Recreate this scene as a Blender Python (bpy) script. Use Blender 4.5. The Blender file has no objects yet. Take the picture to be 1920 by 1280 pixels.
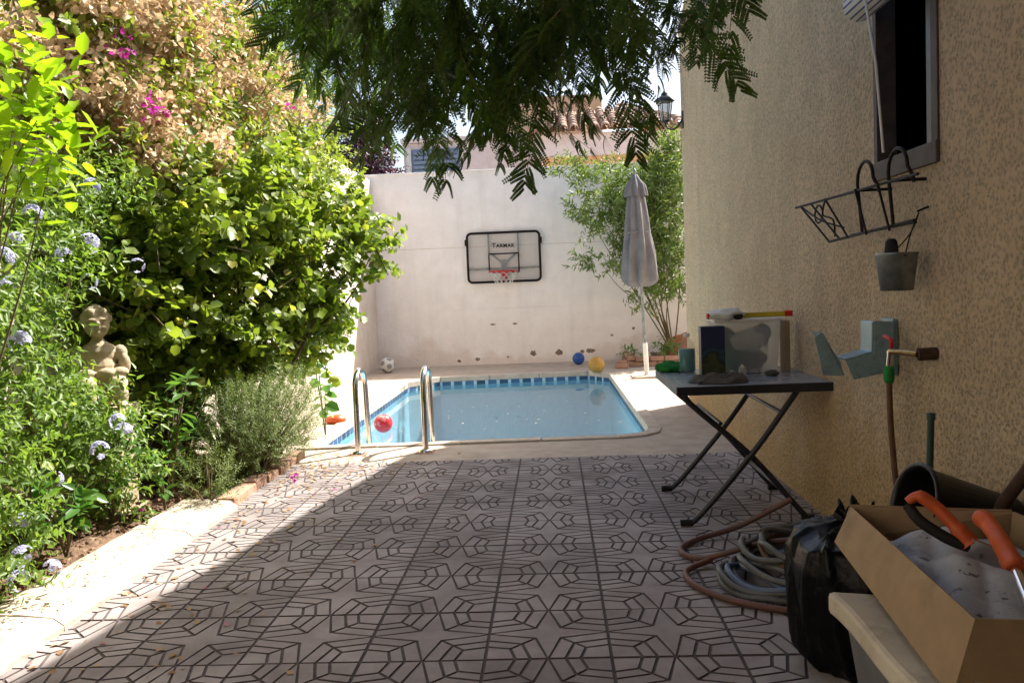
import bpy, bmesh, math, random
import numpy as np
from mathutils import Vector, Matrix
random.seed(7); RNG = np.random.default_rng(11)
scene = bpy.context.scene
COL = scene.collection
R = math.radians

# ------------------------------------------------------------------ camera
cam_d = bpy.data.cameras.new('camera'); cam = bpy.data.objects.new('camera', cam_d); COL.objects.link(cam)
cam_d.sensor_width = 36; cam_d.lens = 1580/1920*36; cam_d.clip_start = .05; cam_d.clip_end = 2000
YAW, PITCH, ROLL = R(2.8187), R(3.5118), R(2.2906)
fw = Vector((-math.sin(YAW)*math.cos(PITCH), math.cos(YAW)*math.cos(PITCH), -math.sin(PITCH)))
rt = Vector((math.cos(YAW), math.sin(YAW), 0)); up = rt.cross(fw)
r2 = math.cos(ROLL)*rt - math.sin(ROLL)*up; u2 = math.sin(ROLL)*rt + math.cos(ROLL)*up
cam.matrix_world = Matrix(((r2.x,u2.x,-fw.x,0),(r2.y,u2.y,-fw.y,0),(r2.z,u2.z,-fw.z,1.2),(0,0,0,1)))
scene.camera = cam

# ------------------------------------------------------------------ sky, sun, exposure
SUN = Vector((0.667, 0.60, 1.0)).normalized()
world = bpy.data.worlds.new('World'); scene.world = world; world.use_nodes = True
nt = world.node_tree; bg = nt.nodes['Background']
sky = nt.nodes.new('ShaderNodeTexSky'); sky.sky_type = 'NISHITA'; sky.sun_disc = False
sky.sun_elevation = math.asin(SUN.z); sky.sun_rotation = math.atan2(SUN.x, SUN.y)
sky.air_density = 1.0; sky.dust_density = 4.0; sky.ozone_density = 1.0
nt.links.new(sky.outputs[0], bg.inputs[0]); bg.inputs[1].default_value = 0.10
sl = bpy.data.lights.new('sun', 'SUN'); sl.energy = 5.0; sl.angle = R(.53); sl.color = (1, .95, .86)
so = bpy.data.objects.new('sun', sl); COL.objects.link(so); so.rotation_euler = SUN.to_track_quat('Z', 'Y').to_euler()
vs = scene.view_settings; vs.view_transform = 'Standard'; vs.look = 'None'; vs.gamma = 1; vs.use_curve_mapping = False
vs.exposure = 1.38
scene.render.engine = 'CYCLES'
scene.cycles.max_bounces = 10; scene.cycles.diffuse_bounces = 5; scene.cycles.transparent_max_bounces = 16

# ------------------------------------------------------------------ materials
def nodes_of(name):
    m = bpy.data.materials.new(name); m.use_nodes = True
    return m, m.node_tree.nodes, m.node_tree.links, m.node_tree.nodes['Principled BSDF']
def N(ns, t, **kw):
    n = ns.new('ShaderNode'+t)
    for k, v in kw.items():
        if k in n.inputs: n.inputs[k].default_value = v
        else: setattr(n, k, v)
    return n
def c4(c): return (c[0], c[1], c[2], 1)
def mat(name, col, col2=None, rough=.7, scale=8, bump=0, bscale=60, metal=0, detail=6, spec=.35, lo=.35, hi=.65, rnd=0, coord='Object', stain=None, sscale=2.5, slo=.5, shi=.75, bump2=0, b2scale=8):
    m, ns, ln, p = nodes_of(name)
    vec = N(ns, 'NewGeometry').outputs['Position'] if coord == 'World' else N(ns, 'TexCoord').outputs[coord]
    p.inputs['Roughness'].default_value = rough; p.inputs['Metallic'].default_value = metal
    p.inputs['Specular IOR Level'].default_value = spec
    if col2 is None: col2 = tuple(c*.78 for c in col)
    nz = N(ns, 'TexNoise', Scale=scale, Detail=detail, Roughness=.6); ln.new(vec, nz.inputs['Vector'])
    cr = N(ns, 'ValToRGB'); cr.color_ramp.elements[0].position = lo; cr.color_ramp.elements[1].position = hi
    cr.color_ramp.elements[0].color = c4(col2); cr.color_ramp.elements[1].color = c4(col)
    ln.new(nz.outputs['Fac'], cr.inputs[0]); out = cr.outputs[0]
    if stain:
        n2 = N(ns, 'TexNoise', Scale=sscale, Detail=8, Roughness=.65); ln.new(vec, n2.inputs['Vector'])
        r_ = N(ns, 'MapRange'); r_.inputs[1].default_value = slo; r_.inputs[2].default_value = shi; ln.new(n2.outputs['Fac'], r_.inputs[0])
        mx = N(ns, 'MixRGB'); mx.inputs[2].default_value = c4(stain); ln.new(r_.outputs[0], mx.inputs[0]); ln.new(out, mx.inputs[1]); out = mx.outputs[0]
    if rnd:
        oi = N(ns, 'ObjectInfo'); mr = N(ns, 'MapRange'); mr.inputs[3].default_value = 1-rnd; mr.inputs[4].default_value = 1+rnd
        ln.new(oi.outputs['Random'], mr.inputs[0])
        mx = N(ns, 'MixRGB', blend_type='MULTIPLY'); mx.inputs[0].default_value = 1
        ln.new(out, mx.inputs[1]); ln.new(mr.outputs[0], mx.inputs[2]); out = mx.outputs[0]
    ln.new(out, p.inputs['Base Color'])
    if bump:
        nb = N(ns, 'TexNoise', Scale=bscale, Detail=5, Roughness=.6); ln.new(vec, nb.inputs['Vector'])
        b = N(ns, 'Bump', Strength=.9, Distance=bump); ln.new(nb.outputs['Fac'], b.inputs['Height'])
        if bump2:
            nb2 = N(ns, 'TexNoise', Scale=b2scale, Detail=3); ln.new(vec, nb2.inputs['Vector'])
            b2 = N(ns, 'Bump', Strength=.9, Distance=bump2); ln.new(nb2.outputs['Fac'], b2.inputs['Height']); ln.new(b2.outputs[0], b.inputs['Normal'])
        ln.new(b.outputs[0], p.inputs['Normal'])
    return m
def leafmat(name, a, b, trans=.4, rough=.45, c=None, tcol=None):
    """two-tone leaf with a per-leaf random attribute and light passing through"""
    m, ns, ln, p = nodes_of(name)
    at = N(ns, 'Attribute', attribute_name='rnd'); cr = N(ns, 'ValToRGB')
    cr.color_ramp.elements[0].color = c4(a); cr.color_ramp.elements[1].color = c4(b)
    if c: e = cr.color_ramp.elements.new(.93); e.color = c4(b); cr.color_ramp.elements[-1].color = c4(c)
    ln.new(at.outputs['Fac'], cr.inputs[0]); ln.new(cr.outputs[0], p.inputs['Base Color'])
    p.inputs['Roughness'].default_value = rough; p.inputs['Specular IOR Level'].default_value = .4
    t = N(ns, 'BsdfTranslucent'); mul = N(ns, 'MixRGB', blend_type='MULTIPLY'); mul.inputs[0].default_value = 1
    mul.inputs[2].default_value = c4(tcol or (1.6, 1.7, .7)); ln.new(cr.outputs[0], mul.inputs[1]); ln.new(mul.outputs[0], t.inputs[0])
    mx = N(ns, 'MixShader'); mx.inputs[0].default_value = trans
    ln.new(p.outputs[0], mx.inputs[1]); ln.new(t.outputs[0], mx.inputs[2]); ln.new(mx.outputs[0], ns['Material Output'].inputs[0])
    return m

M = {}
M['soil'] = mat('soil', (.22,.13,.08), (.11,.065,.04), .95, 14, .02, 40, stain=(.35,.26,.18), sscale=30, slo=.55, shi=.7)
M['ground'] = mat('ground', (.3,.25,.19), (.2,.16,.12), .95, 3, .01, 30)
M['tile'] = mat('floor_tile', (.335,.293,.285), (.25,.212,.206), .78, 5, .0016, 140, rnd=.16, stain=(.165,.135,.13), sscale=2.6, slo=.47, shi=.76, coord='World')
M['groove'] = mat('tile_groove', (.135,.108,.102), (.085,.067,.063), .9, 30)
M['deck'] = mat('deck', (.5,.42,.345), (.4,.325,.26), .85, 6, .003, 90, stain=(.33,.26,.2), sscale=2, slo=.5, shi=.85)
M['coping'] = mat('coping', (.54,.46,.375), (.43,.355,.285), .8, 10, .002, 90)
M['kerb'] = mat('kerb_stone', (.58,.5,.41), (.42,.34,.26), .9, 7, .006, 50, bump2=.02, b2scale=6, stain=(.4,.31,.22), sscale=6, slo=.55, shi=.8)
M['poolwall'] = mat('pool_plaster', (.45,.61,.68), (.4,.56,.64), .5, 12)
M['mosaic'] = mat('mosaic_dark', (.03,.07,.16), (.05,.11,.2), .25, 40, spec=.5, rnd=.5)
M['mosaic_light'] = mat('mosaic_light', (.3,.55,.66), (.24,.46,.58), .3, 40, rnd=.1)
M['stucco'] = None; M['damp'] = mat('bare_render', (.3,.23,.17), (.14,.1,.08), .95, 30)
M['window_frame'] = mat('window_frame', (.105,.083,.073), (.07,.055,.05), .65, 20)
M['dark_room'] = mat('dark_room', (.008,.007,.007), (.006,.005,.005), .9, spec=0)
M['sash'] = mat('sash', (.11,.12,.11), (.08,.09,.085), .4, 20)
M['roof_tile'] = mat('roof_tile', (.56,.38,.27), (.42,.26,.18), .9, 6, .004, 60, rnd=.3, stain=(.6,.5,.4), sscale=5)
M['fascia'] = mat('fascia', (.78,.68,.66), (.7,.6,.58), .8)
M['peach'] = mat('peach_render', (.72,.47,.27), (.66,.42,.24), .9, 4)
M['beige_wall'] = mat('beige_render', (.52,.4,.28), (.45,.34,.23), .9, 4)
M['shutter'] = mat('shutter_blue', (.23,.3,.42), (.2,.26,.37), .5)
M['iron'] = mat('black_iron', (.008,.008,.009), (.02,.012,.009), .55, 60, lo=.4, hi=.6, spec=.15)
M['table_frame'] = mat('table_frame', (.014,.016,.022), (.02,.02,.024), .35, 30, spec=.5)
M['table_top'] = mat('table_top', (.25,.27,.3), (.2,.215,.24), .22, 3, spec=.6)
M['zinc'] = mat('zinc', (.3,.33,.34), (.17,.19,.19), .45, 22, metal=.75, bump=.0008, bscale=50)
M['sheet'] = mat('sheet_metal', (.3,.44,.5), (.22,.34,.4), .42, 12, metal=.35, stain=(.12,.16,.17), sscale=14)
M['steel'] = mat('polished_steel', (.74,.71,.66), (.62,.6,.56), .13, 30, metal=1)
M['brass'] = mat('brass', (.4,.27,.1), (.25,.16,.07), .35, 30, metal=.9)
M['rust'] = mat('rusty_pipe', (.07,.035,.022), (.04,.02,.014), .8, 40, .002, 90)
M['hose_brown'] = mat('hose_brown', (.14,.07,.03), (.09,.045,.022), .5, 12)
M['hose_grey'] = mat('hose_grey', (.13,.13,.125), (.075,.075,.073), .42, 9)
M['hose_blue'] = mat('hose_blue', (.1,.14,.22), (.07,.1,.17), .35, 9)
M['hose_red'] = mat('hose_red', (.15,.06,.04), (.11,.06,.045), .5, 9)
M['bag'] = None
M['cardboard'] = mat('cardboard', (.36,.25,.14), (.29,.2,.11), .85, 9, .0012, 160, stain=(.22,.15,.085), sscale=7, slo=.55, shi=.8, bump2=.004, b2scale=7)
M['card_dark'] = mat('cardboard_edge', (.12,.075,.04), None, .9)
M['foam'] = mat('cream_foam', (.62,.56,.44), (.5,.44,.34), .7, 5, .002, 40, stain=(.36,.3,.22), sscale=9)
M['greytub'] = mat('grey_tub', (.16,.16,.165), (.12,.12,.125), .55, 6)
M['orange'] = mat('orange_grip', (.62,.12,.03), (.48,.085,.025), .45, 20)
M['white_paint'] = mat('white_paint', (.75,.74,.71), (.62,.61,.58), .55, 8)
M['cloth_bag'] = mat('speckled_sheet', (.4,.41,.43), (.33,.34,.36), .55, 12, .002, 60, bump2=.012, b2scale=14, stain=(.09,.085,.08), sscale=26, slo=.6, shi=.64)
M['canvas'] = mat('grey_canvas', (.19,.185,.195), (.15,.145,.155), .85, 8, .001, 400)
M['rag'] = mat('grey_rag', (.09,.08,.065), (.055,.048,.04), .95, 14, .003, 90)
M['red'] = mat('red_plastic', (.55,.02,.018), (.42,.015,.014), .4)
M['blue_ball'] = mat('blue_ball', (.02,.1,.38), (.018,.07,.26), .35, 8)
M['gold_ball'] = mat('gold_ball', (.5,.29,.05), (.38,.2,.04), .4, 8)
M['red_ball'] = mat('red_ball', (.7,.03,.04), (.75,.4,.38), .3, 7, lo=.36, hi=.44)
M['white_ball'] = mat('white_ball', (.72,.71,.68), (.6,.59,.56), .5)
M['black_ball'] = mat('dark_panel', (.3,.29,.28), None, .5)
M['stone'] = mat('statue_stone', (.5,.41,.28), (.36,.28,.18), .9, 9, .004, 50)
M['terracotta'] = mat('terracotta', (.4,.16,.07), (.3,.11,.05), .85, 9, .003, 60)
M['brick'] = mat('brick', (.4,.25,.18), (.32,.18,.12), .9, 12, .004, 60, rnd=.25)
M['rock'] = mat('rock', (.6,.54,.44), (.45,.39,.31), .9, 6, .02, 14)
M['bark'] = mat('bark', (.13,.09,.06), (.07,.05,.035), .95, 16, .01, 40)
M['twig'] = mat('twig', (.16,.13,.06), (.11,.085,.045), .9, 20)
M['lantern'] = mat('lantern_metal', (.035,.04,.045), (.06,.065,.07), .5, 20, metal=.4)
M['green_cloth'] = mat('green_net', (.025,.27,.05), (.015,.15,.03), .8, 30, .006, 60)
M['blind'] = None; M['carton'] = None
M['yellow'] = mat('yellow_paint', (.5,.38,.02), (.42,.31,.02), .45)
M['black_shiny'] = mat('black_tub', (.006,.006,.007), None, .35, spec=.3)
M['black_rubber'] = mat('black_rubber', (.012,.012,.012), None, .7)
M['ceiling'] = mat('unseen_porch_timber', (.14,.1,.07), (.1,.07,.05), .8, 6)  # timber of the unseen porch, darkened to cut bounced light

def stucco(name, a, b, lump, dist, stain, wall=False):
    m, ns, ln, p = nodes_of(name); tc = N(ns, 'TexCoord'); v = tc.outputs['Object']
    n1 = N(ns, 'TexNoise', Scale=3, Detail=8, Roughness=.65); ln.new(v, n1.inputs['Vector'])
    cr = N(ns, 'ValToRGB'); cr.color_ramp.elements[0].position = .32; cr.color_ramp.elements[1].position = .66
    cr.color_ramp.elements[0].color = c4(b); cr.color_ramp.elements[1].color = c4(a); ln.new(n1.outputs['Fac'], cr.inputs[0])
    # ochre damp stain creeping up from the ground, with a ragged border of its own
    sp = N(ns, 'SeparateXYZ'); ln.new(v, sp.inputs[0])
    n2 = N(ns, 'TexNoise', Scale=1.3, Detail=7, Roughness=.6); ln.new(v, n2.inputs['Vector'])
    ma = N(ns, 'Math', operation='MULTIPLY_ADD'); ma.inputs[1].default_value = -1.6; ma.inputs[2].default_value = .8; ln.new(n2.outputs['Fac'], ma.inputs[0])
    ad = N(ns, 'Math', operation='ADD'); ln.new(sp.outputs['Z'], ad.inputs[0]); ln.new(ma.outputs[0], ad.inputs[1])
    mr = N(ns, 'MapRange'); mr.inputs[1].default_value = .12 if wall else .1; mr.inputs[2].default_value = .75 if wall else .25; mr.inputs[3].default_value = .7 if wall else .28; mr.inputs[4].default_value = 0
    ln.new(ad.outputs[0], mr.inputs[0])
    mx = N(ns, 'MixRGB'); mx.inputs[2].default_value = c4(stain); ln.new(mr.outputs[0], mx.inputs[0]); ln.new(cr.outputs[0], mx.inputs[1]); out = mx.outputs[0]
    vo = N(ns, 'TexVoronoi', Scale=lump, feature='SMOOTH_F1'); vo.inputs['Smoothness'].default_value = .6
    nd = N(ns, 'TexNoise', Scale=lump*.6, Detail=4); ln.new(v, nd.inputs['Vector'])
    vm = N(ns, 'VectorMath', operation='MULTIPLY_ADD'); vm.inputs[1].default_value = (.03,.03,.03); ln.new(nd.outputs['Color'], vm.inputs[0]); ln.new(v, vm.inputs[2]); ln.new(vm.outputs[0], vo.inputs['Vector'])
    fine = N(ns, 'TexNoise', Scale=lump*2.2, Detail=5, Roughness=.7); ln.new(v, fine.inputs['Vector'])
    sm = N(ns, 'Math', operation='MULTIPLY_ADD'); sm.inputs[1].default_value = .8; ln.new(fine.outputs['Fac'], sm.inputs[0]); ln.new(vo.outputs['Distance'], sm.inputs[2])
    bp = N(ns, 'Bump', Strength=1, Distance=dist); bp.invert = False; ln.new(sm.outputs[0], bp.inputs['Height']); ln.new(bp.outputs[0], p.inputs['Normal'])
    if wall:   # roughcast colour darker in the pits, lighter on the lumps
        r3 = N(ns, 'MapRange'); r3.inputs[1].default_value = .42; r3.inputs[2].default_value = 1.0; r3.inputs[3].default_value = .62; r3.inputs[4].default_value = 1.14; ln.new(sm.outputs[0], r3.inputs[0])
        m3 = N(ns, 'MixRGB', blend_type='MULTIPLY'); m3.inputs[0].default_value = 1; ln.new(out, m3.inputs[1]); ln.new(r3.outputs[0], m3.inputs[2]); out = m3.outputs[0]
    # rain streaks and broad patches of grime
    mp = N(ns, 'Mapping'); mp.inputs['Scale'].default_value = (3.2,3.2,.3); ln.new(v, mp.inputs[0]); n5 = N(ns, 'TexNoise', Scale=1.6, Detail=6, Roughness=.6); ln.new(mp.outputs[0], n5.inputs['Vector'])
    r5 = N(ns, 'MapRange'); r5.inputs[1].default_value = .5; r5.inputs[2].default_value = .8; r5.inputs[4].default_value = .22; ln.new(n5.outputs['Fac'], r5.inputs[0])
    m5 = N(ns, 'MixRGB'); m5.inputs[2].default_value = c4(tuple(x*.62 for x in b)); ln.new(r5.outputs[0], m5.inputs[0]); ln.new(out, m5.inputs[1]); out = m5.outputs[0]
    ln.new(out, p.inputs['Base Color']); p.inputs['Roughness'].default_value = .92; p.inputs['Specular IOR Level'].default_value = .2
    return m
M['stucco'] = stucco('roughcast', (.77,.605,.405), (.65,.5,.325), 62, .024, (.55,.35,.13), True)
M['white_wall'] = stucco('white_render', (.89,.845,.815), (.8,.745,.715), 26, .004, (.55,.4,.26))
M['left_wall'] = stucco('left_render', (.76,.68,.60), (.64,.55,.46), 26, .004, (.5,.38,.27))

def water_mat():
    m, ns, ln, p = nodes_of('pool_water'); ns.remove(p)
    tr = N(ns, 'BsdfTransparent'); tr.inputs[0].default_value = (.72,.91,.96,1)
    gl = N(ns, 'BsdfGlossy'); gl.inputs['Roughness'].default_value = .015
    tc = N(ns, 'TexCoord'); nz = N(ns, 'TexNoise', Scale=2.2, Detail=3); ln.new(tc.outputs['Object'], nz.inputs['Vector'])
    b = N(ns, 'Bump', Strength=.3, Distance=.006); ln.new(nz.outputs['Fac'], b.inputs['Height']); ln.new(b.outputs[0], gl.inputs['Normal'])
    fr = N(ns, 'Fresnel', IOR=1.33); ln.new(b.outputs[0], fr.inputs['Normal'])
    mx = N(ns, 'MixShader'); ln.new(fr.outputs[0], mx.inputs[0]); ln.new(tr.outputs[0], mx.inputs[1]); ln.new(gl.outputs[0], mx.inputs[2])
    ln.new(mx.outputs[0], ns['Material Output'].inputs[0]); return m
M['water'] = water_mat()
def clear_mat(name, col, alpha, rough=.2):
    """clear plastic: part see-through, part tinted gloss"""
    m, ns, ln, p = nodes_of(name); p.inputs['Base Color'].default_value = c4(col); p.inputs['Roughness'].default_value = rough; p.inputs['Alpha'].default_value = alpha
    return m
M['clear'] = clear_mat('milky_plastic', (.55,.57,.57), .46, .25)
M['board'] = clear_mat('board_panel', (.46,.42,.37), .35, .25)
M['glass'] = clear_mat('lantern_glass', (.35,.37,.36), .5, .15)
M['teal'] = clear_mat('teal_liquid', (.004,.15,.14), .96, .12)
def stripes():
    m, ns, ln, p = nodes_of('striped_blind'); tc = N(ns, 'TexCoord'); sp = N(ns, 'SeparateXYZ'); ln.new(tc.outputs['Object'], sp.inputs[0])
    a = N(ns, 'Math', operation='ARCTAN2'); ln.new(sp.outputs['X'], a.inputs[0]); ln.new(sp.outputs['Z'], a.inputs[1])
    s = N(ns, 'Math', operation='MULTIPLY'); s.inputs[1].default_value = 2.4; ln.new(a.outputs[0], s.inputs[0])
    f = N(ns, 'Math', operation='FRACT'); ln.new(s.outputs[0], f.inputs[0]); g = N(ns, 'Math', operation='GREATER_THAN'); g.inputs[1].default_value = .72; ln.new(f.outputs[0], g.inputs[0])
    mx = N(ns, 'MixRGB'); mx.inputs[1].default_value = (.7,.68,.66,1); mx.inputs[2].default_value = (.06,.08,.22,1); ln.new(g.outputs[0], mx.inputs[0]); ln.new(mx.outputs[0], p.inputs['Base Color']); p.inputs['Roughness'].default_value = .8
    return m
M['blind'] = stripes()
def carton_print():
    m, ns, ln, p = nodes_of('carton_print'); tc = N(ns, 'TexCoord'); v = tc.outputs['Object']
    nz = N(ns, 'TexNoise', Scale=11, Detail=5); ln.new(v, nz.inputs['Vector'])
    sp = N(ns, 'SeparateXYZ'); ln.new(v, sp.inputs[0])
    ad = N(ns, 'Math', operation='MULTIPLY_ADD'); ad.inputs[1].default_value = 2.6; ln.new(sp.outputs['Z'], ad.inputs[0]); ln.new(nz.outputs['Fac'], ad.inputs[2])
    cr = N(ns, 'ValToRGB'); e = cr.color_ramp.elements; e[0].position = .5; e[0].color = (.02,.025,.012,1); e[1].position = 1.0; e[1].color = (.014,.022,.07,1)
    for q, c in ((.62,(.05,.055,.02,1)), (.7,(.01,.015,.014,1)), (.82,(.015,.06,.09,1)), (.9,(.012,.02,.05,1))): k = e.new(q); k.color = c
    ln.new(ad.outputs[0], cr.inputs[0]); ln.new(cr.outputs[0], p.inputs['Base Color']); p.inputs['Roughness'].default_value = .4; return m
M['carton'] = carton_print()

def bag_mat():
    m, ns, ln, p = nodes_of('black_plastic'); tc = N(ns, 'TexCoord'); v = tc.outputs['Object']
    nz = N(ns, 'TexNoise', Scale=7, Detail=4); ln.new(v, nz.inputs['Vector'])
    vm = N(ns, 'VectorMath', operation='MULTIPLY_ADD'); vm.inputs[1].default_value = (.14,.14,.14); ln.new(nz.outputs['Color'], vm.inputs[0]); ln.new(v, vm.inputs[2])
    mp = N(ns, 'Mapping'); mp.inputs['Scale'].default_value = (1,1,.55); ln.new(vm.outputs[0], mp.inputs[0])
    v1 = N(ns, 'TexVoronoi', Scale=11); v2 = N(ns, 'TexVoronoi', Scale=30); ln.new(mp.outputs[0], v1.inputs['Vector']); ln.new(mp.outputs[0], v2.inputs['Vector'])
    b1 = N(ns, 'Bump', Strength=1, Distance=.007); b2 = N(ns, 'Bump', Strength=1, Distance=.0015); ln.new(v1.outputs['Distance'], b1.inputs['Height']); ln.new(v2.outputs['Distance'], b2.inputs['Height']); ln.new(b1.outputs[0], b2.inputs['Normal']); ln.new(b2.outputs[0], p.inputs['Normal'])
    p.inputs['Base Color'].default_value = (.0035,.0035,.004,1); p.inputs['Roughness'].default_value = .3; p.inputs['Specular IOR Level'].default_value = .14; return m
M['bag'] = bag_mat()
L = {}
L['boug'] = leafmat('bougainvillea_leaf', (.1,.15,.025), (.22,.26,.05), .42, c=(.42,.33,.08))
L['bract'] = leafmat('dry_bract', (.55,.4,.25), (.82,.68,.5), .28, .8, c=(.9,.83,.7), tcol=(1.1,1,.85))
L['magenta'] = leafmat('magenta_bract', (.42,.03,.3), (.55,.07,.42), .4, .7, tcol=(1.3,1,1.2))
L['shrub'] = leafmat('shrub_leaf', (.1,.155,.025), (.25,.31,.055), .42, c=(.46,.4,.1))
L['plumbago'] = leafmat('plumbago_leaf', (.08,.15,.03), (.2,.29,.07), .4, c=(.3,.38,.1))
L['plumflower'] = leafmat('pale_blue_petal', (.5,.5,.7), (.7,.7,.84), .35, .6, tcol=(1,1,1.1))
L['citrus'] = leafmat('citrus_leaf', (.12,.24,.015), (.32,.44,.025), .5, .35)
L['rosemary'] = leafmat('rosemary_needle', (.085,.13,.035), (.2,.25,.075), .25, .6)
L['broad'] = leafmat('broad_leaf', (.06,.15,.035), (.13,.25,.06), .35, .3, c=(.3,.38,.2))
L['jacaranda'] = leafmat('jacaranda_leaflet', (.045,.085,.02), (.09,.15,.035), .4, .5)
L['willow'] = leafmat('narrow_leaf', (.08,.13,.035), (.19,.26,.07), .35, c=(.34,.36,.12))
L['plum'] = leafmat('purple_leaf', (.03,.012,.025), (.075,.028,.05), .2, .4, c=(.15,.08,.1), tcol=(1.5,.7,1))
L['far'] = leafmat('far_leaf', (.08,.12,.05), (.15,.2,.08), .3, c=(.25,.2,.14))
L['litter'] = leafmat('litter_leaf', (.3,.16,.07), (.5,.36,.2), .2, .9, c=(.45,.1,.3), tcol=(1,1,1))

# ------------------------------------------------------------------ mesh helpers
def tag(o, label=None, cat=None, group=None, kind=None):
    for k, v in (('label', label), ('category', cat), ('group', group), ('kind', kind)):
        if v: o[k] = v
    return o
def empty(name, loc=(0,0,0), rz=0):
    o = bpy.data.objects.new(name, None); COL.objects.link(o); o.location = loc; o.rotation_euler = (0,0,rz); o.empty_display_size = .1
    return o
class MB:
    def __init__(s): s.v = []; s.f = []; s.m = []; s.s = []
    def add(s, vs_, fs_, mi=0, smooth=False):
        o = len(s.v); s.v += [tuple(v) for v in vs_]; s.f += [tuple(i+o for i in f) for f in fs_]; s.m += [mi]*len(fs_); s.s += [smooth]*len(fs_); return s
    def box(s, a, b, mi=0, rz=0, c=None, mtx=None):
        x0,y0,z0 = a; x1,y1,z1 = b
        V = [Vector(p) for p in ((x0,y0,z0),(x1,y0,z0),(x1,y1,z0),(x0,y1,z0),(x0,y0,z1),(x1,y0,z1),(x1,y1,z1),(x0,y1,z1))]
        if mtx: V = [mtx @ p for p in V]
        return s.add(V, [(3,2,1,0),(4,5,6,7),(0,1,5,4),(1,2,6,5),(2,3,7,6),(3,0,4,7)], mi)
    def prism(s, poly, z0, z1, mi=0, top=True, bot=True, mi_side=None):
        n = len(poly); V = [(p[0],p[1],z0) for p in poly]+[(p[0],p[1],z1) for p in poly]
        F = [(i,(i+1)%n,(i+1)%n+n,i+n) for i in range(n)]; s.add(V, F, mi if mi_side is None else mi_side)
        if top: s.add([(p[0],p[1],z1) for p in poly], [tuple(range(n))], mi)
        if bot: s.add([(p[0],p[1],z0) for p in poly], [tuple(range(n))[::-1]], mi)
        return s
    def tube(s, pts, r, seg=8, mi=0, caps=True, closed=False):
        P = [Vector(p) for p in pts]; n = len(P); rs = r if hasattr(r, '__len__') else [r]*n
        V = []; prev = None
        for i, p in enumerate(P):
            if closed: t = P[(i+1)%n]-P[i-1]
            else: t = (P[min(i+1,n-1)]-P[max(i-1,0)])
            t.normalize()
            if prev is None: a = t.orthogonal().normalized()
            else:
                a = prev - t*prev.dot(t)
                a = a.normalized() if a.length > 1e-6 else t.orthogonal().normalized()
            prev = a; b = t.cross(a)
            V += [p + (a*math.cos(2*math.pi*k/seg) + b*math.sin(2*math.pi*k/seg))*rs[i] for k in range(seg)]
        F = []
        for i in range(n if closed else n-1):
            j = (i+1) % n
            F += [(i*seg+k, i*seg+(k+1)%seg, j*seg+(k+1)%seg, j*seg+k) for k in range(seg)]
        s.add(V, F, mi, True)
        if caps and not closed: s.add(V[:seg], [tuple(range(seg))[::-1]], mi); s.add(V[-seg:], [tuple(range(seg))], mi)
        return s
    def lathe(s, prof, c=(0,0,0), seg=24, mi=0, star=None):
        V = []; n = len(prof)
        for i, (r_, z) in enumerate(prof):
            for k in range(seg):
                a = 2*math.pi*k/seg; q = r_*(star(a, z, i) if star else 1)
                V.append((c[0]+q*math.cos(a), c[1]+q*math.sin(a), c[2]+z))
        F = [(i*seg+k, i*seg+(k+1)%seg, (i+1)*seg+(k+1)%seg, (i+1)*seg+k) for i in range(n-1) for k in range(seg)]
        return s.add(V, F, mi, True)
    def ball(s, c, r, seg=16, mi=0, nz=None):
        rr = r if hasattr(r,'__len__') else (r,r,r); V = []; rows = seg//2
        for i in range(rows+1):
            t = math.pi*i/rows
            for k in range(seg):
                a = 2*math.pi*k/seg; d = Vector((math.sin(t)*math.cos(a), math.sin(t)*math.sin(a), math.cos(t)))
                q = 1 if nz is None else 1+nz(d)
                V.append((c[0]+d.x*rr[0]*q, c[1]+d.y*rr[1]*q, c[2]+d.z*rr[2]*q))
        F = [(i*seg+k, (i+1)*seg+k, (i+1)*seg+(k+1)%seg, i*seg+(k+1)%seg) for i in range(rows) for k in range(seg)]
        return s.add(V, F, mi, True)
    def mesh(s, name, mats):
        me = bpy.data.meshes.new(name); me.from_pydata(s.v, [], s.f)
        for m in (mats if isinstance(mats, (list, tuple)) else [mats]): me.materials.append(m)
        me.polygons.foreach_set('material_index', s.m); me.polygons.foreach_set('use_smooth', s.s); me.update(); return me
    def build(s, name, mats, parent=None, loc=None, bevel=0, weld=False):
        o = bpy.data.objects.new(name, s.mesh(name, mats)); COL.objects.link(o)
        if parent: o.parent = parent
        if loc: o.location = loc
        if weld or bevel:
            bm = bmesh.new(); bm.from_mesh(o.data); bmesh.ops.remove_doubles(bm, verts=bm.verts, dist=1e-5); bmesh.ops.recalc_face_normals(bm, faces=bm.faces)
            bm.to_mesh(o.data); bm.free()
        if bevel:
            b = o.modifiers.new('bevel', 'BEVEL'); b.width = bevel; b.segments = 2; b.limit_method = 'ANGLE'
        return o
def link(me, name, parent=None, loc=(0,0,0), rot=(0,0,0), sc=(1,1,1)):
    o = bpy.data.objects.new(name, me); COL.objects.link(o); o.location = loc; o.rotation_euler = rot; o.scale = sc
    if parent: o.parent = parent
    return o
def smooth_path(pts, n=8):
    """Catmull-Rom through the points"""
    P = [Vector(p) for p in pts]; out = []
    for i in range(len(P)-1):
        a, b, c, d = P[max(i-1,0)], P[i], P[i+1], P[min(i+2,len(P)-1)]
        for k in range(n):
            t = k/n
            out.append(.5*((2*b)+(c-a)*t+(2*a-5*b+4*c-d)*t*t+(3*b-a-3*c+d)*t**3))
    return out+[P[-1]]

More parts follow.
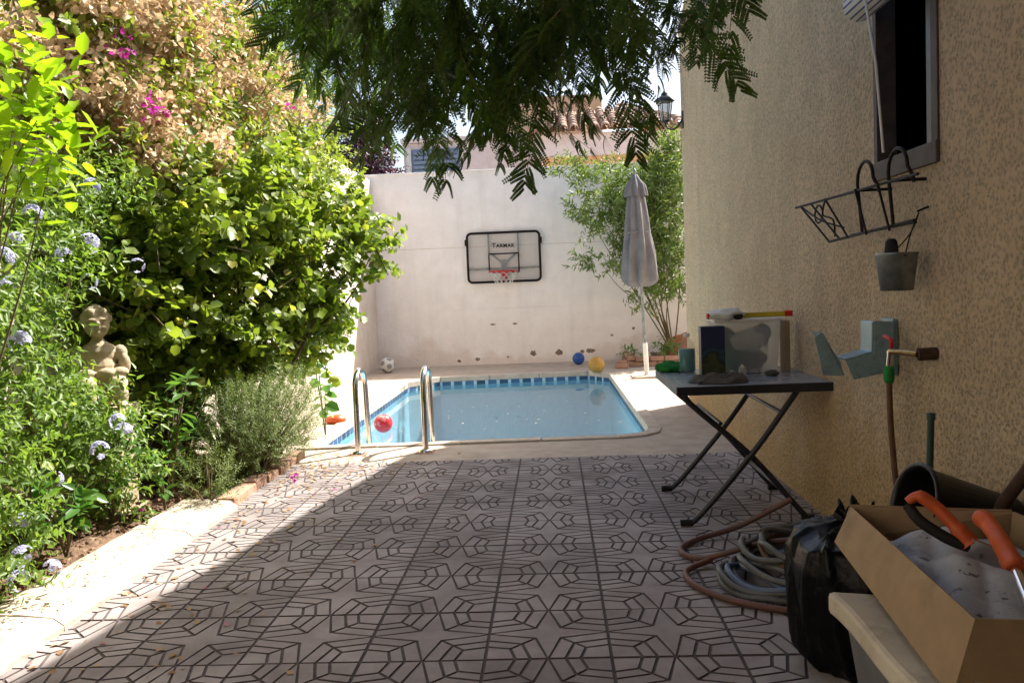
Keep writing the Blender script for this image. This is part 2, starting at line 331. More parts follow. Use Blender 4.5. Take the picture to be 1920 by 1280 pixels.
# leaves as one numpy-built mesh
PROF = {'oval': [(0,0),(.28,.42),(.68,.4),(1,0)], 'lance': [(0,0),(.3,.5),(.62,.36),(1,0)], 'round': [(0,0),(.22,.5),(.7,.52),(1,0)], 'bract': [(0,0),(.35,.55),(.7,.4),(1,0)]}
def unit(a): return a/np.maximum(np.linalg.norm(a, axis=-1, keepdims=True), 1e-9)
def leaf_mesh(name, P, D, Nn, Ln, Wd, mats, mi=None, shape='oval', fold=.18, curl=.15):
    n = len(P); D = unit(D); S = unit(np.cross(Nn, D)); Nn = np.cross(D, S)
    pr = PROF[shape]; Ln = np.broadcast_to(Ln, n)[:,None]; Wd = np.broadcast_to(Wd, n)[:,None]
    def pt(u, v): return P + D*Ln*u + S*Wd*v + Nn*(abs(v)*fold*2*Wd - curl*Ln*u*u)
    V = np.stack([pt(0,0), pt(pr[1][0],pr[1][1]), pt(pr[2][0],pr[2][1]), pt(1,0), pt(pr[2][0],-pr[2][1]), pt(pr[1][0],-pr[1][1])], 1).reshape(-1,3)
    b = (np.arange(n)*6)[:,None]; F = np.concatenate([b+np.array([0,3,2,1]), b+np.array([0,5,4,3])], 1).reshape(-1,4)
    me = bpy.data.meshes.new(name); me.vertices.add(len(V)); me.vertices.foreach_set('co', V.astype(np.float32).ravel())
    me.loops.add(F.size); me.loops.foreach_set('vertex_index', F.astype(np.int32).ravel())
    me.polygons.add(len(F)); me.polygons.foreach_set('loop_start', (np.arange(len(F))*4).astype(np.int32)); me.polygons.foreach_set('loop_total', np.full(len(F),4,np.int32))
    for m in mats: me.materials.append(m)
    if mi is not None: me.polygons.foreach_set('material_index', np.repeat(mi,2).astype(np.int32))
    me.update(calc_edges=True)
    at = me.attributes.new('rnd', 'FLOAT', 'FACE'); at.data.foreach_set('value', np.repeat(RNG.random(n),2).astype(np.float32))
    return me
def leaf_obj(name, *a, parent=None, kind='stuff', **k):
    o = bpy.data.objects.new(name, leaf_mesh(name, *a, **k)); COL.objects.link(o)
    if parent: o.parent = parent
    if kind: o['kind'] = kind
    return o
def clumps(blobs, per, r, flat=.8):
    """break big lobes into many small clumps with gaps between them"""
    out = []
    for b in blobs:
        k = max(2, int(per*(b[3]*b[4]*b[5])**(2/3.)/.25))
        for _ in range(k):
            d = unit(RNG.normal(size=3)); q = .55+.5*RNG.random(); rr = r*(.6+.8*RNG.random())
            out.append((b[0]+d[0]*b[3]*q, b[1]+d[1]*b[4]*q, b[2]+d[2]*b[5]*q, rr, rr, rr*flat))
    return out
def twigs(blobs, n, inner=.45, upb=.35):
    """points near the skin of ellipsoid blobs, with outward directions"""
    B = np.array(blobs, float); w = (B[:,3]*B[:,4]*B[:,5])**(2/3.); idx = RNG.choice(len(B), n, p=w/w.sum())
    d = unit(RNG.normal(size=(n,3))); q = (inner**3+(1-inner**3)*RNG.random(n))**(1/3.)
    P = B[idx,:3] + d*B[idx,3:6]*q[:,None]; D = unit(d + np.array([0,0,upb]) + RNG.normal(size=(n,3))*.45)
    return P, D
def sprig(P, D, k, length, Ln, lw, jit=.3):
    """k leaves set round each twig: returns positions, axes, normals, sizes"""
    n = len(P); t = np.tile(np.linspace(.1,1,k), (n,1)); ang = np.arange(k)*2.4 + RNG.random((n,1))*6.28
    a = unit(np.cross(D, RNG.normal(size=(n,3)))); b = np.cross(D, a)
    rad = a[:,None,:]*np.cos(ang)[...,None] + b[:,None,:]*np.sin(ang)[...,None]
    l = length*(.7+.6*RNG.random((n,1)))
    PP = P[:,None,:] + D[:,None,:]*(t*l)[...,None]
    DD = unit(rad*.9 + D[:,None,:]*.55 + RNG.normal(size=(n,k,3))*jit - np.array([0,0,.15]))
    NN = unit(D[:,None,:]*.7 + np.array([0,0,.6]) + RNG.normal(size=(n,k,3))*.35)
    s = (.45+.95*RNG.random((n,k)))*Ln
    return PP.reshape(-1,3), DD.reshape(-1,3), NN.reshape(-1,3), s.ravel(), s.ravel()*lw

# ------------------------------------------------------------------ the ground and the patio
ground = MB().prism([(-60,-30),(60,-30),(60,120),(-60,120)], -2.0, -1.9, bot=False).build('ground', M['ground']); tag(ground, kind='structure')
PXR, PYR = .4125, .4095      # one floor tile
X0, Y0 = .151, 2.672
patio = MB().box((-2.9,-3.0,-.3),(1.35,5.95,-.0085)).build('patio_floor', M['groove']); tag(patio, kind='structure')
def tile_mesh():
    m = MB(); g = .023; c, c1, c2, t1, t2 = .21, .43, .615, .28, .52; hx, hy = PXR/2-.0004, PYR/2-.0004; zt, zb = 0, -.0045
    m.box((-hx,-hy,-.03),(hx,hy,zb), 1)
    def inset(poly, d):
        n = len(poly); out = []
        for i in range(n):
            p0, p1, p2 = Vector(poly[i-1]), Vector(poly[i]), Vector(poly[(i+1)%n])
            e1 = (p1-p0).normalized(); e2 = (p2-p1).normalized(); n1 = Vector((-e1.y,e1.x)); n2 = Vector((-e2.y,e2.x))
            k = (n1+n2); q = max(.35, 1+n1.dot(n2)); out.append(p1 + k*(d/q))
        return out
    def piece(poly, d=g):
        q = inset(poly, d); q2 = inset(poly, d+.004); n = len(q)
        lo = [(p.x*hx, p.y*hy, zb) for p in q]; hi = [(p.x*hx, p.y*hy, zt) for p in q2]
        m.add(lo+hi, [(i,(i+1)%n,(i+1)%n+n,i+n) for i in range(n)], 1); m.add(hi, [tuple(range(n))], 0)
    star = []
    for k in range(4):
        a = k*math.pi/2; star += [(math.cos(a), math.sin(a)), (c*math.sqrt(2)*math.cos(a+math.pi/4), c*math.sqrt(2)*math.sin(a+math.pi/4))]
    piece(star, .02)
    for k in range(4):
        ca, sa = round(math.cos(k*math.pi/2)), round(math.sin(k*math.pi/2)); rot = lambda p: (p[0]*ca-p[1]*sa, p[0]*sa+p[1]*ca)
        for poly in ([(1,0),(1,t1),(c1,c1),(c,c)], [(c,c),(c1,c1),(t1,1),(0,1)], [(1,t1),(1,t2),(c2,c2),(c1,c1)], [(c1,c1),(c2,c2),(t2,1),(t1,1)], [(c2,c2),(1,t2),(1,1),(t2,1)]):
            piece([rot(p) for p in poly])
    return m.mesh('tile', [M['tile'], M['groove']])
tm = tile_mesh()
for j in range(-5, 8):
    for i in range(-5, 4):
        x, y = X0+(i-.5)*PXR, Y0+(j+.5)*PYR
        if x-PXR/2 > 1.33 or x+PXR/2 < -2.0: continue
        link(tm, 'tile', patio, (x, y, random.uniform(-.0012,.0012)), (random.uniform(-.002,.002), random.uniform(-.002,.002), 0))

# pool deck with the opening of the pool
POOL = [(-1.97,6.63),(.5,6.71),(.64,6.75),(.74,6.86),(.775,7.02),(.75,11.55),(.48,11.95),(-1.62,11.8),(-1.98,11.2)]
deck = MB()
def ring(m, inner, outer, z, mi=0):
    n = len(inner); m.add([(p[0],p[1],z) for p in inner]+[(p[0],p[1],z) for p in outer], [(i,i+n,(i+1)%n+n,(i+1)%n) for i in range(n)], mi)
def grow(poly, d):
    c = Vector((sum(p[0] for p in poly)/len(poly), sum(p[1] for p in poly)/len(poly))); out = []
    n = len(poly)
    for i in range(n):
        p0, p1, p2 = Vector(poly[i-1]), Vector(poly[i]), Vector(poly[(i+1)%n])
        e1 = (p1-p0).normalized(); e2 = (p2-p1).normalized(); n1 = Vector((e1.y,-e1.x)); n2 = Vector((e2.y,-e2.x))
        out.append(tuple(p1+(n1+n2)*(d/(1+n1.dot(n2)))))
    return out
OUT = [(-3.0,5.95),(.9,5.95),(1.35,5.95),(2.3,7.003),(3.2,8.0),(3.2,12.5),(1.5,13.8),(-2.0,13.8),(-3.0,12.5)]
ring(deck, grow(POOL,.1), OUT, -.004)
deck.add([(1.35,5.95,-.004),(3.2,5.95,-.004),(3.2,8,-.004)], [(0,1,2)]); deck.add([(3.2,12.5,-.004),(3.2,13.8,-.004),(1.5,13.8,-.004)], [(0,1,2)]); deck.add([(-3.0,12.5,-.004),(-2.0,13.8,-.004),(-3.0,13.8,-.004)], [(0,1,2)])
deck = deck.build('pool_deck', M['deck']); tag(deck, kind='structure')
cp = MB(); inner, outer = grow(POOL,-.012), grow(POOL,.1); n = len(POOL)
for i in range(n):      # the edging stones round the pool, cut about every half metre
    a0, a1, b0, b1 = Vector(inner[i]), Vector(inner[(i+1)%n]), Vector(outer[i]), Vector(outer[(i+1)%n]); k = max(1, round((a1-a0).length/.6))
    for q in range(k):
        f0, f1 = q/k+.002, (q+1)/k-.002
        poly = [a0.lerp(a1,f0), b0.lerp(b1,f0), b0.lerp(b1,f1), a0.lerp(a1,f1)]
        MB().prism(poly, -.06, .012+random.uniform(-.002,.002)).build('coping_stone', M['coping'], deck, bevel=.006)
pool = empty('swimming_pool', (0,0,0)); tag(pool, kind='structure')
bas = MB(); n = len(POOL)
bas.add([(p[0],p[1],-1.35) for p in POOL]+[(p[0],p[1],-.02) for p in POOL], [(i,i+n,(i+1)%n+n,(i+1)%n) for i in range(n)]); bas.add([(p[0],p[1],-1.35) for p in POOL], [tuple(range(n))])
bas.build('basin', M['poolwall'], pool)
wp = grow(POOL, -.001); MB().add([(p[0],p[1],-.115) for p in wp], [tuple(range(n))]).build('water', M['water'], pool)
mt = MB().box((0,-.006,-.115),(.118,0,-.012)).mesh('border_tile', M['mosaic']); ml = MB().box((0,-.004,-.115),(.03,0,-.012)).mesh('border_tile_light', M['mosaic_light'])
for i in range(1, n):
    a, b = Vector(POOL[i]), Vector(POOL[(i+1)%n]); e = (b-a); ln_ = e.length; ang = math.atan2(e.y, e.x); k = int(ln_/.155)
    for q in range(k):
        p = a+e*((q+.08)/k); link(mt, 'border_tile', pool, (p.x,p.y,0), (0,0,ang+math.pi) if False else (0,0,ang))
# (inner side of the ring lies to the left of each edge, so the tiles stand 6 mm proud into the pool)
for o in pool.children:
    if o.name.startswith('border_tile'): o.scale.y = -1

# ------------------------------------------------------------------ planting bed, kerb
bed = MB()
nx, ny = 26, 60; vv = []; ff = []
for j in range(ny):
    for i in range(nx):
        x = -2.87+(.74)*i/(nx-1); y = -2.5+8.75*j/(ny-1); vv.append((x, y, .028+.02*math.sin(x*9+y*4)+random.uniform(-.014,.014)))
ff = [(j*nx+i, j*nx+i+1, (j+1)*nx+i+1, (j+1)*nx+i) for j in range(ny-1) for i in range(nx-1)]
bed.add(vv, ff, 0, True); bed = bed.build('planting_bed_soil', M['soil']); tag(bed, kind='structure')
cl = MB()
for k in range(1500):
    x, y = random.uniform(-2.75,-2.08), random.uniform(1.2,6.2); s_ = random.choice((.006,.009,.012,.02)); rot = Matrix.Translation((x,y,.04)) @ Matrix.Rotation(random.random()*6,4,Vector((random.random(),random.random(),1)).normalized())
    cl.box((-s_,-s_*.8,-s_*.6),(s_,s_*.8,s_*.6), 0, mtx=rot)
tag(cl.build('soil_clods', M['soil'], bed), kind='stuff')
kerb = empty('planter_kerb', (-2.0,3,0)); tag(kerb, 'pale stone kerb in full sun edging the planting bed beside the patterned tiles', 'kerb')
y = -2.4
while y < 4.7:
    l = random.uniform(.85,1.15); y2 = min(y+l, 4.72); m = MB(); k = 9; V = []
    prof = [(-2.2,-.02),(-2.2,.05),(-2.17,.064),(-2.02,.062),(-1.9,.048),(-1.86,.02),(-1.855,-.03)]
    for q in range(k):
        yy = y+.0015+(y2-y-.003)*q/(k-1)
        V += [(a+2.0+random.uniform(-.004,.004), yy-3, b+random.uniform(-.004,.004)) for a, b in prof]
    w = len(prof); F = [(q*w+i, q*w+i+1, (q+1)*w+i+1, (q+1)*w+i) for q in range(k-1) for i in range(w-1)] + [tuple(range(w)), tuple(range((k-1)*w, k*w))[::-1]]
    m.add(V, F).build('kerb_stone', M['kerb'], kerb); y = y2
edge = empty('brick_edging', (-1.95,5.4,0)); tag(edge, 'low row of worn bricks edging the bed below the rosemary', 'edging')
y = 4.76
while y < 6.2:
    MB().box((-.06,0,-.05),(.05,.2,.055)).build('brick', M['brick'], edge, (random.uniform(-.012,.012), y-5.4, random.uniform(-.012,.006)), bevel=.008); y += .215

# ------------------------------------------------------------------ walls
gw = MB().box((-3.1,-3.0,-.3),(-2.87,13.7,3.05)); gw = gw.build('garden_wall', M['left_wall']); tag(gw, 'tall rendered garden wall behind the flower bed on the left, bright beside the pool', 'wall')
bw = empty('back_wall', (0,13.7,0)); tag(bw, 'tall white rendered wall at the far end of the pool carrying the backboard', 'wall')
MB().box((-3.4,-.004,-.3),(4.5,.22,.905)).build('lower_panel', M['white_wall'], bw)
MB().box((-3.4,0,.907),(4.5,.22,1.913)).build('middle_panel', M['white_wall'], bw)
MB().box((-3.4,.006,1.919),(4.5,.22,3.12)).build('upper_panel', M['white_wall'], bw)
MB().box((-3.4,.02,1.905),(4.5,.2,1.927)).build('joint', M['beige_wall'], bw)
MB().box((-3.42,-.012,3.121),(4.52,.24,3.15)).build('wall_cap', M['white_wall'], bw, bevel=.008)
for (x, z, w, h_) in ((-.97,.648,.05,.016),(-.62,.645,.05,.016),(-.33,.15,.05,.05),(.085,.155,.06,.06),(.46,.15,.04,.03),(.6,.16,.09,.04),(-1.25,.09,.04,.03),(-1.55,.07,.03,.03),(-.75,.11,.02,.02),(1.3,.5,.025,.025),(.95,.4,.03,.02)):
    m = MB(); k = 15; P = [(x+w*(.55+random.random()*.7)*math.cos(2*math.pi*q/k), z+h_*(.55+random.random()*.7)*math.sin(2*math.pi*q/k)) for q in range(k)]
    m.add([(a,-.0065,b) for a, b in P]+[(a,.004,b) for a, b in P], [tuple(range(k)), tuple(range(k,2*k))[::-1]]+[(i,i+k,(i+1)%k+k,(i+1)%k) for i in range(k)]).build('damp_patch', M['damp'], bw)

# the house on the right
house = empty('house', (1.33,3,0)); tag(house, 'house side wall of rough ochre roughcast with a small dark window', 'house')
def Hh(y): return 3.6+.32*(8.45-y) if y > 2 else 3.6+.32*6.45-.32*(2-y)
wm = MB(); hx = 0
def wslab(y0, y1, z0=None, z1=None):
    b0 = z0 if z0 is not None else -.3
    ys = [y0]+([2.0] if y0 < 2 < y1 else [])+[y1]
    poly = [(y0,b0),(y1,b0)] + ([(y1,z1),(y0,z1)] if z1 is not None else [(y_,Hh(y_)) for y_ in reversed(ys)])
    n = len(poly); V = [(0,p[0]-3,p[1]) for p in poly]+[(.07,p[0]-3,p[1]) for p in poly]
    wm.add(V, [tuple(range(n)), tuple(range(n,2*n))[::-1]]+[(i,i+n,(i+1)%n+n,(i+1)%n) for i in range(n)])
WY0, WY1, WZ0, WZ1 = 2.985, 3.485, 1.634, 2.62
wslab(WY1, 8.45); wslab(-3.5, WY0); wslab(WY0, WY1, None, WZ0); wslab(WY0, WY1, WZ1, None)
wm.build('wall', M['stucco'], house)
MB().box((.285,-6.5,-.3),(6,5.44,3.5)).build('far_wall', M['stucco'], house) if False else None
ew = MB().box((.07,5.2,-.3),(5.0,5.45,3.6)).build('end_wall', M['stucco'], house)
rf = MB()
for (ya, yb) in ((-3.5,2.0),(2.0,8.47)):
    rf.add([(-.01,ya-3,Hh(ya)+.003),(5,ya-3,Hh(ya)+.003),(5,yb-3,Hh(yb)+.003),(-.01,yb-3,Hh(yb)+.003),(-.01,ya-3,Hh(ya)+.06),(5,ya-3,Hh(ya)+.06),(5,yb-3,Hh(yb)+.06),(-.01,yb-3,Hh(yb)+.06)], [(3,2,1,0),(4,5,6,7),(0,1,5,4),(2,3,7,6),(3,0,4,7),(1,2,6,5)])
rf.build('roof', M['roof_tile'], house)
win = empty('window', (0,0,0)); win.parent = house
a, b, c, d = WY0-3, WY1-3, WZ0, WZ1
MB().box((.05,a-.05,c-.05),(.9,b+.05,d+.05)).build('room', M['dark_room'], win) if False else None
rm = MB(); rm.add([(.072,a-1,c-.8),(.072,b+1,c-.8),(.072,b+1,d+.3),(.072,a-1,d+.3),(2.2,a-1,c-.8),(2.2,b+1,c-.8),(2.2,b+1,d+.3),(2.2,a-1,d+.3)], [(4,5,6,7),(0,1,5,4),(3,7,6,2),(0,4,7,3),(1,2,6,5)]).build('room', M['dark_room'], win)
MB().box((-.015,a-.035,c-.06),(.068,b+.03,c+.015)).build('sill', M['window_frame'], win, bevel=.004)
MB().box((-.008,b-.004,c+.016),(.068,b+.028,d)).build('frame', M['window_frame'], win)
MB().box((-.008,a-.032,c+.016),(.068,a+.012,d)).build('frame', M['window_frame'], win)
MB().box((.03,a+.1,c+.016),(.066,a+.135,d)).build('sash', M['sash'], win)
MB().box((.04,a+.013,c+.016),(.05,a+.099,d)).build('pane', M['glass'], win)
# unseen porch over the camera, roof extended forward to darken the near patio
MB().box((-3.05,-6.2,2.5),(-.005,-.45,2.68)).build('unseen_porch_roof', M['ceiling'], house)
MB().box((-4.2,-6.4,-.3),(-.005,-6.21,2.95)).build('unseen_porch_wall', M['ceiling'], house)

# ------------------------------------------------------------------ the neighbour's house
nh = empty('neighbour_house', (1.5,19,0)); tag(nh, 'peach house with barrel tile roof rising beyond the far white wall', 'house')
MB().box((-1.6,.3,-1),(1.45,5,4.32)).build('wall', M['peach'], nh)
MB().box((-1.75,.1,4.12),(1.6,.32,4.62)).build('fascia', M['fascia'], nh, bevel=.02)
MB().box((1.46,.1,4.12),(1.68,5,4.6)).build('fascia', M['fascia'], nh, bevel=.02)
MB().box((-1.65,.18,3.4),(1.5,.298,3.82)).build('band', M['fascia'], nh)
MB().box((-4.9,1.2,-1),(-1.62,4.0,4.75)).build('annex_wall', M['fascia'], nh)
MB().box((-4.95,1.1,4.76),(-1.64,4.2,4.86)).build('annex_roof', M['fascia'], nh)
sh = MB().box((-4.7,1.13,3.2),(-3.55,1.19,4.6)).build('shutter', M['shutter'], nh)
for q in range(12): MB().box((-4.66,1.07,3.26+q*.11),(-3.6,1.128,3.33+q*.11)).build('slat', M['shutter'], sh)
MB().box((-4.84,1.1,3.2),(-4.71,1.198,4.66)).build('shutter_frame', M['white_paint'], nh)
MB().box((-3.0,5.2,-1),(.1,9,6.6)).build('upper_storey', M['beige_wall'], nh)
rf = MB(); rf.add([(-1.9,-.1,4.63),(1.75,-.1,4.63),(.5,2.6,5.6),(-1.4,2.6,5.6)], [(0,1,2,3)]); rf.add([(1.75,-.1,4.63),(1.75,5,4.63),(.5,2.6,5.6)], [(0,1,2)]); rf.add([(-1.9,-.1,4.63),(-1.4,2.6,5.6),(-1.9,5,4.63)], [(0,1,2)])
rf = rf.build('roof', M['roof_tile'], nh)
def barrel():
    m = MB(); seg = 7; V = []
    for (yy, r_, z) in ((0,.105,0),(.46,.082,.0)):
        for rr in (r_, r_-.016):
            V += [(rr*math.cos(math.pi*k/(seg-1)), yy, z+rr*math.sin(math.pi*k/(seg-1))*.9) for k in range(seg)]
    F = []
    for k in range(seg-1): F += [(k,k+1,2*seg+k+1,2*seg+k),(seg+k+1,seg+k,3*seg+k,3*seg+k+1),(k+1,k,seg+k,seg+k+1)]
    m.add(V, F, 0, True); return m.mesh('roof_tile', M['roof_tile'])
bt = barrel(); slope = math.atan2(.97,2.7)
for i in range(16):
    x = -1.8+i*.232
    for r_ in range(7):
        t = r_*.37/2.87; yy = -.18+2.7*t; z = 4.63+.97*t+.035
        if x > 1.75-1.25*t-.05 or x < -1.9+.5*t: continue
        link(bt, 'roof_tile', rf, (x, yy, z), (slope+random.uniform(-.02,.02), 0, random.uniform(-.03,.03)))
for r_ in range(9):      # hip tiles on the right ridge
    t = r_/8.5; p = Vector((1.75,-.1,4.69)).lerp(Vector((.5,2.6,5.66)), t); link(bt, 'roof_tile', rf, tuple(p), (math.atan2(.97,2.97), 0, math.atan2(1.25,2.7)))

# ------------------------------------------------------------------ backboard on the far wall
bb = empty('basketball_backboard', (-.75,13.69,1.73)); tag(bb, 'black framed clear basketball backboard with red hoop on the white wall', 'backboard')
w, h_ = .585, .395
def rrect(w, h, r, y, n=5):
    out = []
    for cx, cz, a0 in ((w-r,h-r,0),(-w+r,h-r,90),(-w+r,-h+r,180),(w-r,-h+r,270)):
        out += [(cx+r*math.cos(R(a0+90*k/n)), y, cz+r*math.sin(R(a0+90*k/n))) for k in range(n+1)]
    return out
MB().tube(rrect(w,h_,.07,-.05), .02, 8, closed=True).build('frame', M['iron'], bb)
rr = rrect(w-.005,h_-.005,.07,-.045); k = len(rr)
MB().add(rr, [tuple(range(k))]).build('panel', M['board'], bb)
MB().tube(rrect(.24,.15,.004,-.06,1), .012, 6, closed=True).build('target_square', M['iron'], bb, (-.0,0,-.095))
for x in (-.24,.24): MB().box((x-.016,-.035,.06),(x+.016,-.012,.385)).build('support_bar', M['zinc'], bb)
MB().box((-.57,-.034,-.2),(.57,-.014,-.165)).build('support_bar', M['zinc'], bb)
MB().box((-.045,-.04,-.36),(.045,-.012,-.04)).build('support_bar', M['zinc'], bb)
for s_ in (-1,1): MB().tube([(s_*.02,-.03,-.1),(s_*.2,-.03,.06)], .018, 6).build('support_bar', M['zinc'], bb)
for s_ in (-1,1): MB().box((s_*.6-.025,-.06,.2),(s_*.6+.025,-.02,.3)).build('side_clamp', M['iron'], bb, bevel=.008)
hoop = MB().tube([(.225*math.cos(2*math.pi*k/24), -.32+.225*math.sin(2*math.pi*k/24), -.235) for k in range(24)], .011, 6, closed=True); hoop.box((-.06,-.1,-.31),(.06,-.055,-.225)); hoop.box((-.2,-.1,-.245),(.2,-.06,-.228))
hoop.tube([(-.05,-.1,-.3),(0,-.1,-.38),(.05,-.1,-.3)], .014, 6)
hoop = hoop.build('hoop', M['red'], bb)
net = MB()
for k in range(12):
    for s_ in (1,-1):
        pts = []
        for q in range(5):
            a = 2*math.pi*(k+s_*q*.5)/12; r_ = .225-.026*q; pts.append((r_*math.cos(a), -.32+r_*math.sin(a), -.24-.05*q))
        net.tube(pts, .0035, 4, caps=False)
net.build('net', M['white_paint'], hoop)
def text(body, size, parent, loc, rot, m, extr=.002, bold=.0, name='lettering'):
    cu = bpy.data.curves.new(name, 'FONT'); cu.body = body; cu.size = size; cu.align_x = 'CENTER'; cu.align_y = 'CENTER'; cu.extrude = extr; cu.offset = bold; cu.space_character = 1.12
    tmp = bpy.data.objects.new('tmp', cu); COL.objects.link(tmp); dg = bpy.context.evaluated_depsgraph_get(); me = bpy.data.meshes.new_from_object(tmp.evaluated_get(dg)); bpy.data.objects.remove(tmp)
    me.materials.clear(); me.materials.append(m); return link(me, name, parent, loc, rot)
text('T', .105, bb, (-.152,-.052,.188), (R(90),0,0), M['iron'], bold=.0025); text('ARMAK', .082, bb, (.032,-.052,.18), (R(90),0,0), M['iron'], bold=.0025)

# ------------------------------------------------------------------ pool ladder rails
lad = empty('pool_ladder', (-1.26,6.4,0)); tag(lad, 'polished steel pool ladder with two curved grab rails', 'ladder')
for x in (-1.52,-1.0):
    pts = [(x+1.26,-.09,-.02),(x+1.26,-.085,.35)]+[(x+1.26+.0, .085-.17*math.cos(math.pi*k/10), .49+.13*math.sin(math.pi*k/10)) for k in range(0,11)]+[(x+1.26,.27,.3),(x+1.26,.3,.0),(x+1.26,.3,-.7)]
    rl = MB().tube(pts, .023, 12).build('rail', M['steel'], lad)
    MB().lathe([(.0,.02),(.03,.02),(.05,.012),(.055,.0),(.055,-.01)], (x+1.26,-.09,.002), 16).build('flange', M['steel'], rl)
    MB().box((x+1.26-.07,-.17,-.006),(x+1.26+.07,-.02,.0)).build('mounting_patch', M['brick'], rl)
for z in (-.3,-.55): MB().box((-.26,.27,z),(.26,.34,z+.03)).build('step', M['steel'], lad)

# ------------------------------------------------------------------ balls
def ball(name, p, r_, m, label): tag(MB().ball((0,0,r_), r_, 28).build(name, m, None, p), label, 'ball')
ball('ball', (-1.70,8.15,-.15), .092, M['red_ball'], 'red and pale pink ball floating on the pool water')
ball('ball', (.38,13.1,-.003), .095, M['blue_ball'], 'blue ball on the deck at the foot of the far white wall')
ball('ball', (.585,11.72,-.002), .115, M['gold_ball'], 'golden ball on the far right corner of the pool edge')
bm = bmesh.new(); bmesh.ops.create_icosphere(bm, subdivisions=1, radius=1)
def football(p, r_, label):
    bm = bmesh.new(); bmesh.ops.create_icosphere(bm, subdivisions=1, radius=1); base = [v.co.copy().normalized() for v in bm.verts][:12]; bm.free()
    bm = bmesh.new(); bmesh.ops.create_icosphere(bm, subdivisions=4, radius=r_)
    me = bpy.data.meshes.new('football'); 
    for f in bm.faces:
        d = f.calc_center_median().normalized(); f.material_index = 1 if max(d.dot(b_) for b_ in base) > .945 else 0; f.smooth = True
    bm.to_mesh(me); bm.free(); me.materials.append(M['white_ball']); me.materials.append(M['black_ball'])
    tag(link(me, 'football', None, (p[0],p[1],p[2]+r_), (.5,.3,.2)), label, 'ball')
football((-2.57,12.85,-.003), .118, 'scuffed white football in the far left corner beside the pool')

# ------------------------------------------------------------------ closed parasol and its base
pa = empty('closed_parasol', (1.2,11.0,-.03)); pa.rotation_euler = (0, R(-1.7), 0); tag(pa, 'closed grey garden parasol on a pole beyond the pool corner', 'parasol')
MB().tube([(0,0,.05),(0,0,2.66)], .02, 12).build('pole', M['zinc'], pa)
MB().tube([(0,0,.05),(0,0,.47)], .032, 12).build('base_tube', M['white_paint'], pa)
st = lambda a, z, i: 1+.15*math.cos(8*a+1.6*math.sin(z*2.2))+.09*math.sin(3*a+z*2.7)+.06*math.sin(13*a+z*4)
cn = MB().lathe([(.185,1.26),(.205,1.31),(.2,1.45),(.19,1.6),(.175,1.75),(.15,1.9),(.145,2.0),(.125,2.2),(.095,2.4),(.065,2.5)], (0,0,0), 96, star=st)
cn.lathe([(.03,1.2),(.09,1.2),(.14,1.22),(.185,1.26)], (0,0,0), 96, star=st)
cn = cn.build('canopy', M['canvas'], pa)
MB().tube([(.152*math.cos(k*.3),.152*math.sin(k*.3),1.9+.01*math.sin(k)) for k in range(21)], .012, 6, closed=True).build('tie_strap', M['canvas'], cn)
MB().lathe([(.13,2.36),(.125,2.42),(.11,2.5),(.06,2.58),(.03,2.64),(.0,2.645)], (0,0,0), 64, star=lambda a, z, i: 1+(.22 if i < 3 else .1)*math.cos(8*a+.4)).build('vent_cap', M['canvas'], cn)
MB().lathe([(0,2.72),(.018,2.7),(.024,2.67),(.015,2.64)], (0,0,0), 12).build('finial', M['zinc'], pa)
MB().box((-.2,-.2,0),(.2,.2,.055)).build('base_slab', M['deck'], pa, bevel=.015)

# ------------------------------------------------------------------ brick planter in the far right corner
bp = empty('corner_planter', (1.6,12.4,0)); tag(bp, 'low brick planter holding rocks and plants in the far right corner', 'planter')
for r_ in range(2):
    for i in range(8): MB().box((0,0,0),(.2,.1,.065)).build('brick', M['brick'], bp, (-.5+i*.212+(.1 if r_ else 0), random.uniform(-.01,.01), r_*.075), bevel=.006)
    for i in range(5): MB().box((0,0,0),(.1,.2,.065)).build('brick', M['brick'], bp, (-.5+random.uniform(-.01,.01), .115+i*.212+(.06 if r_ else 0), r_*.075), bevel=.006)
MB().box((-.39,.11,-.05),(1.3,1.29,.1)).build('soil', M['soil'], bp)
def rocky(c, r_, seed):
    rs = random.Random(seed); dv = [(Vector((rs.uniform(-1,1),rs.uniform(-1,1),rs.uniform(-1,1))).normalized(), rs.uniform(.5,.85)) for _ in range(12)]
    def f(d):
        q = 1
        for v, t in dv:
            if d.dot(v) > t: q = min(q, t/d.dot(v)+.02)
        return q-1
    return MB().ball(c, r_, 24, nz=f)
tag(rocky((0,0,.06), (.17,.15,.13), 3).build('rock', M['rock'], None, (1.35,12.7,.08)), 'pale rounded rock in the brick planter behind the parasol pole', 'rock')
tag(rocky((0,0,.1), (.34,.26,.36), 8).build('rock', M['terracotta'], None, (1.95,13.0,.05)), 'tall rust brown rock leaning in the corner planter against the white wall', 'rock')
for (x, y, n_, lab) in ((1.2,12.65,60,'small dark leafy plant left of the pale rock'),(1.72,12.7,110,'bushy green plant right of the pale rock')):
    t = empty('planter_plant', (x,y,.1)); P, D = twigs([(0,0,.1,.16,.13,.13)], n_//5, .2); a = sprig(P, D, 9, .1, .07, .35)
    leaf_obj('foliage', *a, [L['broad']], parent=t); MB().tube([(0,0,-.02),(0,0,.14)], .01, 5).build('stem', M['twig'], t); tag(t, lab, 'plant')
cb = MB(); 
tag(MB().box((-.09,-.1,0),(.09,.1,.07)).box((-.05,-.06,.0701),(.07,.05,.11)).build('broken_brick', M['brick'], None, (.98,12.3,0), bevel=.012), 'broken brick lump lying left of the brick planter', 'brick')

